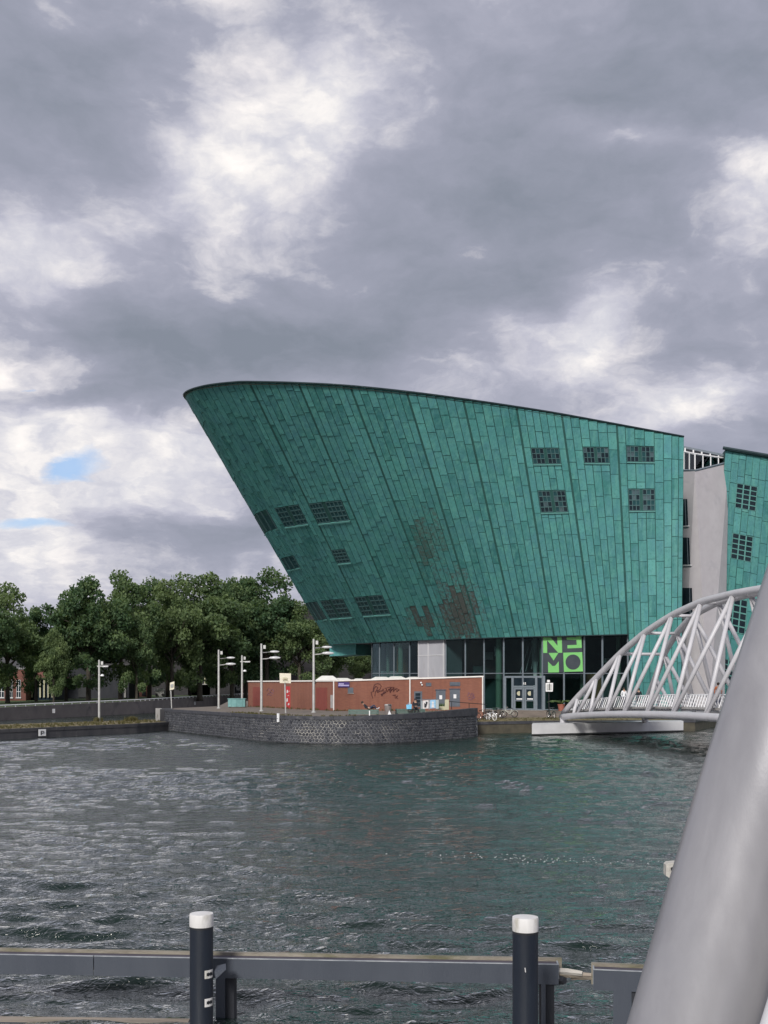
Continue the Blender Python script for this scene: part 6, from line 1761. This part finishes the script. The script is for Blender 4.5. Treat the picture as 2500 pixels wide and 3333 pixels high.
# ================================================================== PEOPLE
def person(label, loc, rotz, J, parts, hair='hair_dark', cat='person', cap=None):
    """J: joint positions (local); one continuous skin; colours are assigned by region afterwards"""
    face = J.pop('face', (0, -1, 0)); names = list(J.keys()); idx = {n: i for i, n in enumerate(names)}
    bones = [('pel', 'waist'), ('waist', 'chest'), ('chest', 'neck'), ('neck', 'head'), ('head', 'crown')]
    for s in 'LR':
        bones += [('chest', 'sh' + s), ('sh' + s, 'el' + s), ('el' + s, 'wr' + s), ('wr' + s, 'ha' + s), ('pel', 'hip' + s), ('hip' + s, 'kn' + s), ('kn' + s, 'an' + s), ('an' + s, 'to' + s)]
    rad = {'pel': (.15, .11), 'waist': (.135, .10), 'chest': (.165, .115), 'neck': (.055, .055), 'head': (.085, .095), 'crown': (.06, .07)}
    for s in 'LR': rad.update({'sh' + s: (.07, .07), 'el' + s: (.046, .046), 'wr' + s: (.030, .030), 'ha' + s: (.030, .038), 'hip' + s: (.095, .095), 'kn' + s: (.062, .062), 'an' + s: (.042, .042), 'to' + s: (.036, .036)})
    me = bpy.data.meshes.new('person'); me.from_pydata([J[n] for n in names], [(idx[a], idx[b_]) for a, b_ in bones], [])
    o = bpy.data.objects.new('tmp_body', me); C.objects.link(o)
    md = o.modifiers.new('skin', 'SKIN'); md.use_smooth_shade = True
    sv = me.skin_vertices[0].data
    for n in names: sv[idx[n]].radius = rad[n]; sv[idx[n]].use_root = (n == 'pel')
    ss = o.modifiers.new('sub', 'SUBSURF'); ss.levels = 2; ss.render_levels = 2
    dg = bpy.context.evaluated_depsgraph_get(); dg.update()
    body = bpy.data.meshes.new_from_object(o.evaluated_get(dg)); bpy.data.objects.remove(o)
    bm = bmesh.new(); bm.from_mesh(body)
    # fingers and thumbs grow out of the palms; nose and ears out of the head
    extra = MB()
    for s in 'LR':
        h_ = Vector(J['ha' + s]); w_ = Vector(J['wr' + s]); d_ = (h_ - w_).normalized(); sd_ = d_.cross(Vector((0, 1, .2))).normalized()
        for k, ln in enumerate((.065, .08, .075, .06)):
            b_ = h_ + d_ * .02 + sd_ * (k - 1.5) * .017; extra.tube([b_, b_ + d_ * ln * .5 + Vector((0, -.008, 0)), b_ + d_ * ln + Vector((0, -.025, 0))], [.009, .0085, .006], 6)
        b_ = w_.lerp(h_, .5) - sd_ * .03; extra.tube([b_, b_ - sd_ * .025 + d_ * .03, b_ - sd_ * .03 + d_ * .06], [.010, .009, .007], 6)
    hd = Vector(J['head']); fd = Vector(face).normalized(); sdv = fd.cross(Vector((0, 0, 1))).normalized()
    extra.tube([hd + fd * .085 + Vector((0, 0, .03)), hd + fd * .118 + Vector((0, 0, -.005)), hd + fd * .085 + Vector((0, 0, -.015))], [.008, .014, .008], 6)
    for s in (-1, 1): extra.tube([hd + sdv * s * .085 + Vector((0, 0, .03)), hd + sdv * s * .10 + Vector((0, 0, .01)), hd + sdv * s * .085 + Vector((0, 0, -.03))], [.01, .016, .01], 5)
    base_n = len(bm.verts); vs = [bm.verts.new(p) for p in extra.v]
    for f in extra.f: bm.faces.new([vs[i] for i in f])
    bm.to_mesh(body); bm.free()
    mats = ['skin', parts['top'], parts['legs'], parts['shoes']]
    for m_ in mats: body.materials.append(M[m_])
    segs = []
    for s in 'LR': segs += [(J['hip' + s], J['kn' + s], 2), (J['kn' + s], J['an' + s], 2), (J['an' + s], J['to' + s], 3), (J['sh' + s], J['el' + s], 1), (J['el' + s], J['wr' + s], parts.get('sleeve', 1)), (J['wr' + s], J['ha' + s], 0)]
    segs += [(J['pel'], J['waist'], 1), (J['waist'], J['chest'], 1), (J['neck'], J['crown'], 0), (J['pel'], J['pel'], 2)]
    def dseg(p, a, b_):
        a = Vector(a); b_ = Vector(b_); ab = b_ - a; t_ = max(0, min(1, (p - a).dot(ab) / ab.length_squared)) if ab.length_squared > 0 else 0
        return (p - a - ab * t_).length
    for f in body.polygons:
        c_ = f.center; f.material_index = min(segs, key=lambda s: dseg(c_, s[0], s[1]))[2]; f.use_smooth = True
    po = bpy.data.objects.new('person', body); C.objects.link(po); po.location = loc; po.rotation_euler = (0, 0, rotz); tag(po, label, cat); BASE[po.name] = Vector((0, 0, 0))
    mb = MB(); n = 12
    hc = Vector(J['crown']) * .55 + hd * .45 - fd * .018
    prof = [(.02, .115), (.07, .10), (.105, .05), (.108, -.02), (.09, -.07), (.05, -.075)]
    mb.lathe(prof[::-1], hc, 14)
    h = mb.build('cap' if cap else 'hair', cap or hair, po, smooth='all')
    mb = MB()
    for s in (-1, 1): mb.lathe([(.002, -.012), (.011, -.004), (.011, .004), (.002, .012)], hd + fd * .086 + sdv * s * .034 + Vector((0, 0, .03)), 8)
    mb.tube([hd + fd * .09 - sdv * .022 + Vector((0, 0, -.042)), hd + fd * .096 + Vector((0, 0, -.045)), hd + fd * .09 + sdv * .022 + Vector((0, 0, -.042))], .007, 5)
    mb.build('face_features', 'hair_dark', po)
    return po
def standing(st=.16, arm=.1):
    J = {'pel': (0, 0, .93), 'waist': (0, 0, 1.08), 'chest': (0, 0, 1.34), 'neck': (0, 0, 1.50), 'head': (0, -.02, 1.63), 'crown': (0, -.01, 1.70)}
    for s, x, k in (('L', -1, 1), ('R', 1, -1)):
        J.update({'sh' + s: (x * .19, 0, 1.42), 'el' + s: (x * .25, .02 + k * arm * .4, 1.14), 'wr' + s: (x * .24, -.08 - k * arm, .92), 'ha' + s: (x * .235, -.11 - k * arm * 1.1, .84),
                  'hip' + s: (x * .10, 0, .88), 'kn' + s: (x * .11, -.03 - k * st * .6, .49), 'an' + s: (x * .11, .03 - k * st, .09), 'to' + s: (x * .13, -.13 - k * st, .04)})
    return J
def on_deck(u, off):
    k = (u - CXP) / FP
    p0 = b0 + ix * off; t_ = (k * p0.y - p0.x) / (ax.x - k * ax.y); p = p0 + ax * t_; return Vector((p.x, p.y, deck_z(t_) + .625))
person('person in a white shirt walking on the footbridge', on_deck(2031, 2.6), .3, standing(), {'top': 'cloth_white', 'legs': 'cloth_navy', 'shoes': 'rubber'})
person('person in dark clothes behind the bridge railing right of the white shirt', on_deck(2079, 4.6), -.4, standing(.1, .05), {'top': 'cloth_black', 'legs': 'cloth_black', 'shoes': 'rubber'})
person('person in an orange top near the big tube on the footbridge', on_deck(2338, 3.0), 2.9, standing(.14, .12), {'top': 'cloth_orange', 'legs': 'cloth_navy', 'shoes': 'rubber'})
# seated, facing the water
J = {'pel': (0, 0, .58), 'waist': (0, .03, .73), 'chest': (0, -.02, .98), 'neck': (0, -.06, 1.14), 'head': (0, -.10, 1.26), 'crown': (0, -.08, 1.33), 'face': (0, -1, -.25)}
for s, x in (('L', -1), ('R', 1)):
    J.update({'sh' + s: (x * .18, -.03, 1.06), 'el' + s: (x * .27, -.16, .82), 'wr' + s: (x * .10, -.36, .74), 'ha' + s: (x * .04, -.42, .74), 'hip' + s: (x * .10, -.04, .56), 'kn' + s: (x * .15, -.46, .55), 'an' + s: (x * .14, -.44, .12), 'to' + s: (x * .15, -.58, .05)})
p = at(1352, 96.0, IZ - .02); person('person in black with a dark cap seated on the right bench', p, .15, J, {'top': 'cloth_black', 'legs': 'cloth_black', 'shoes': 'rubber'}, cap='cloth_black')
p = at(1331.5, 95.4, IZ); bg = thing('shopping_bag', 'bright blue bag beside the seated person in black', 'bag', (p.x, p.y, IZ + .48))
MB().hexa([p + Vector((-.2, -.14, .49)), p + Vector((.2, -.14, .49)), p + Vector((.2, .14, .49)), p + Vector((-.2, .14, .49)), p + Vector((-.24, -.10, .86)), p + Vector((.22, -.10, .90)), p + Vector((.2, .10, .88)), p + Vector((-.22, .10, .84))]).build('body', 'bag_blue', bg)
for yy in (-.1, .1): MB().tube([p + Vector((-.1, yy, .85)), p + Vector((-.06, yy, 1.0)), p + Vector((.06, yy, 1.0)), p + Vector((.1, yy, .87))], .012, 5).build('handle', 'bag_blue', bg)
# reclining along the left bench
J = {'pel': (0, 0, .60), 'waist': (-.10, 0, .66), 'chest': (-.30, .02, .80), 'neck': (-.42, .02, .92), 'head': (-.50, .0, 1.03), 'crown': (-.53, .0, 1.10), 'face': (.5, -.8, 0)}
for s, y in (('L', -1), ('R', 1)):
    J.update({'sh' + s: (-.33, y * .17, .86), 'el' + s: (-.26, y * .27, .62), 'wr' + s: (-.02, y * .22, .60), 'ha' + s: (.06, y * .20, .60), 'hip' + s: (.05, y * .09, .58), 'kn' + s: (.46, y * .11, .60 + (.26 if y < 0 else .05)), 'an' + s: (.80 if y > 0 else .66, y * .10, .56), 'to' + s: (.88 if y > 0 else .76, y * .11, .60 + (.08 if y > 0 else -.03))})
p = at(1200, 93.6, IZ); person('person in dark clothes reclining on the left bench', p, -.06, J, {'top': 'cloth_black', 'legs': 'cloth_navy', 'shoes': 'cloth_white'})

# a thin line of foam on the water ahead of the right mooring post
mb = MB(); r = random.Random(77)
for k in range(120):
    u = r.gauss(1720, 190); Y = 30.6 + (u - 1500) * -.0015 + r.gauss(0, .35)
    p = at(u, Y, .045 + r.uniform(-.03, .05)); s_ = r.uniform(.006, .020); a = r.uniform(0, 6.28)
    n = 6
    ring = [(p.x + math.cos(a + 2 * PI * i / n) * s_ * r.uniform(.8, 2.2), p.y + math.sin(a + 2 * PI * i / n) * s_ * r.uniform(.6, 1.2), p.z) for i in range(n)]
    mb.add(ring + [(p.x, p.y, p.z + s_ * .6)], [(i, (i + 1) % n, n) for i in range(n)])
tag(mb.build('foam', 'foam', None), 'line of white foam flecks on the dark green water', 'foam', kind='stuff')
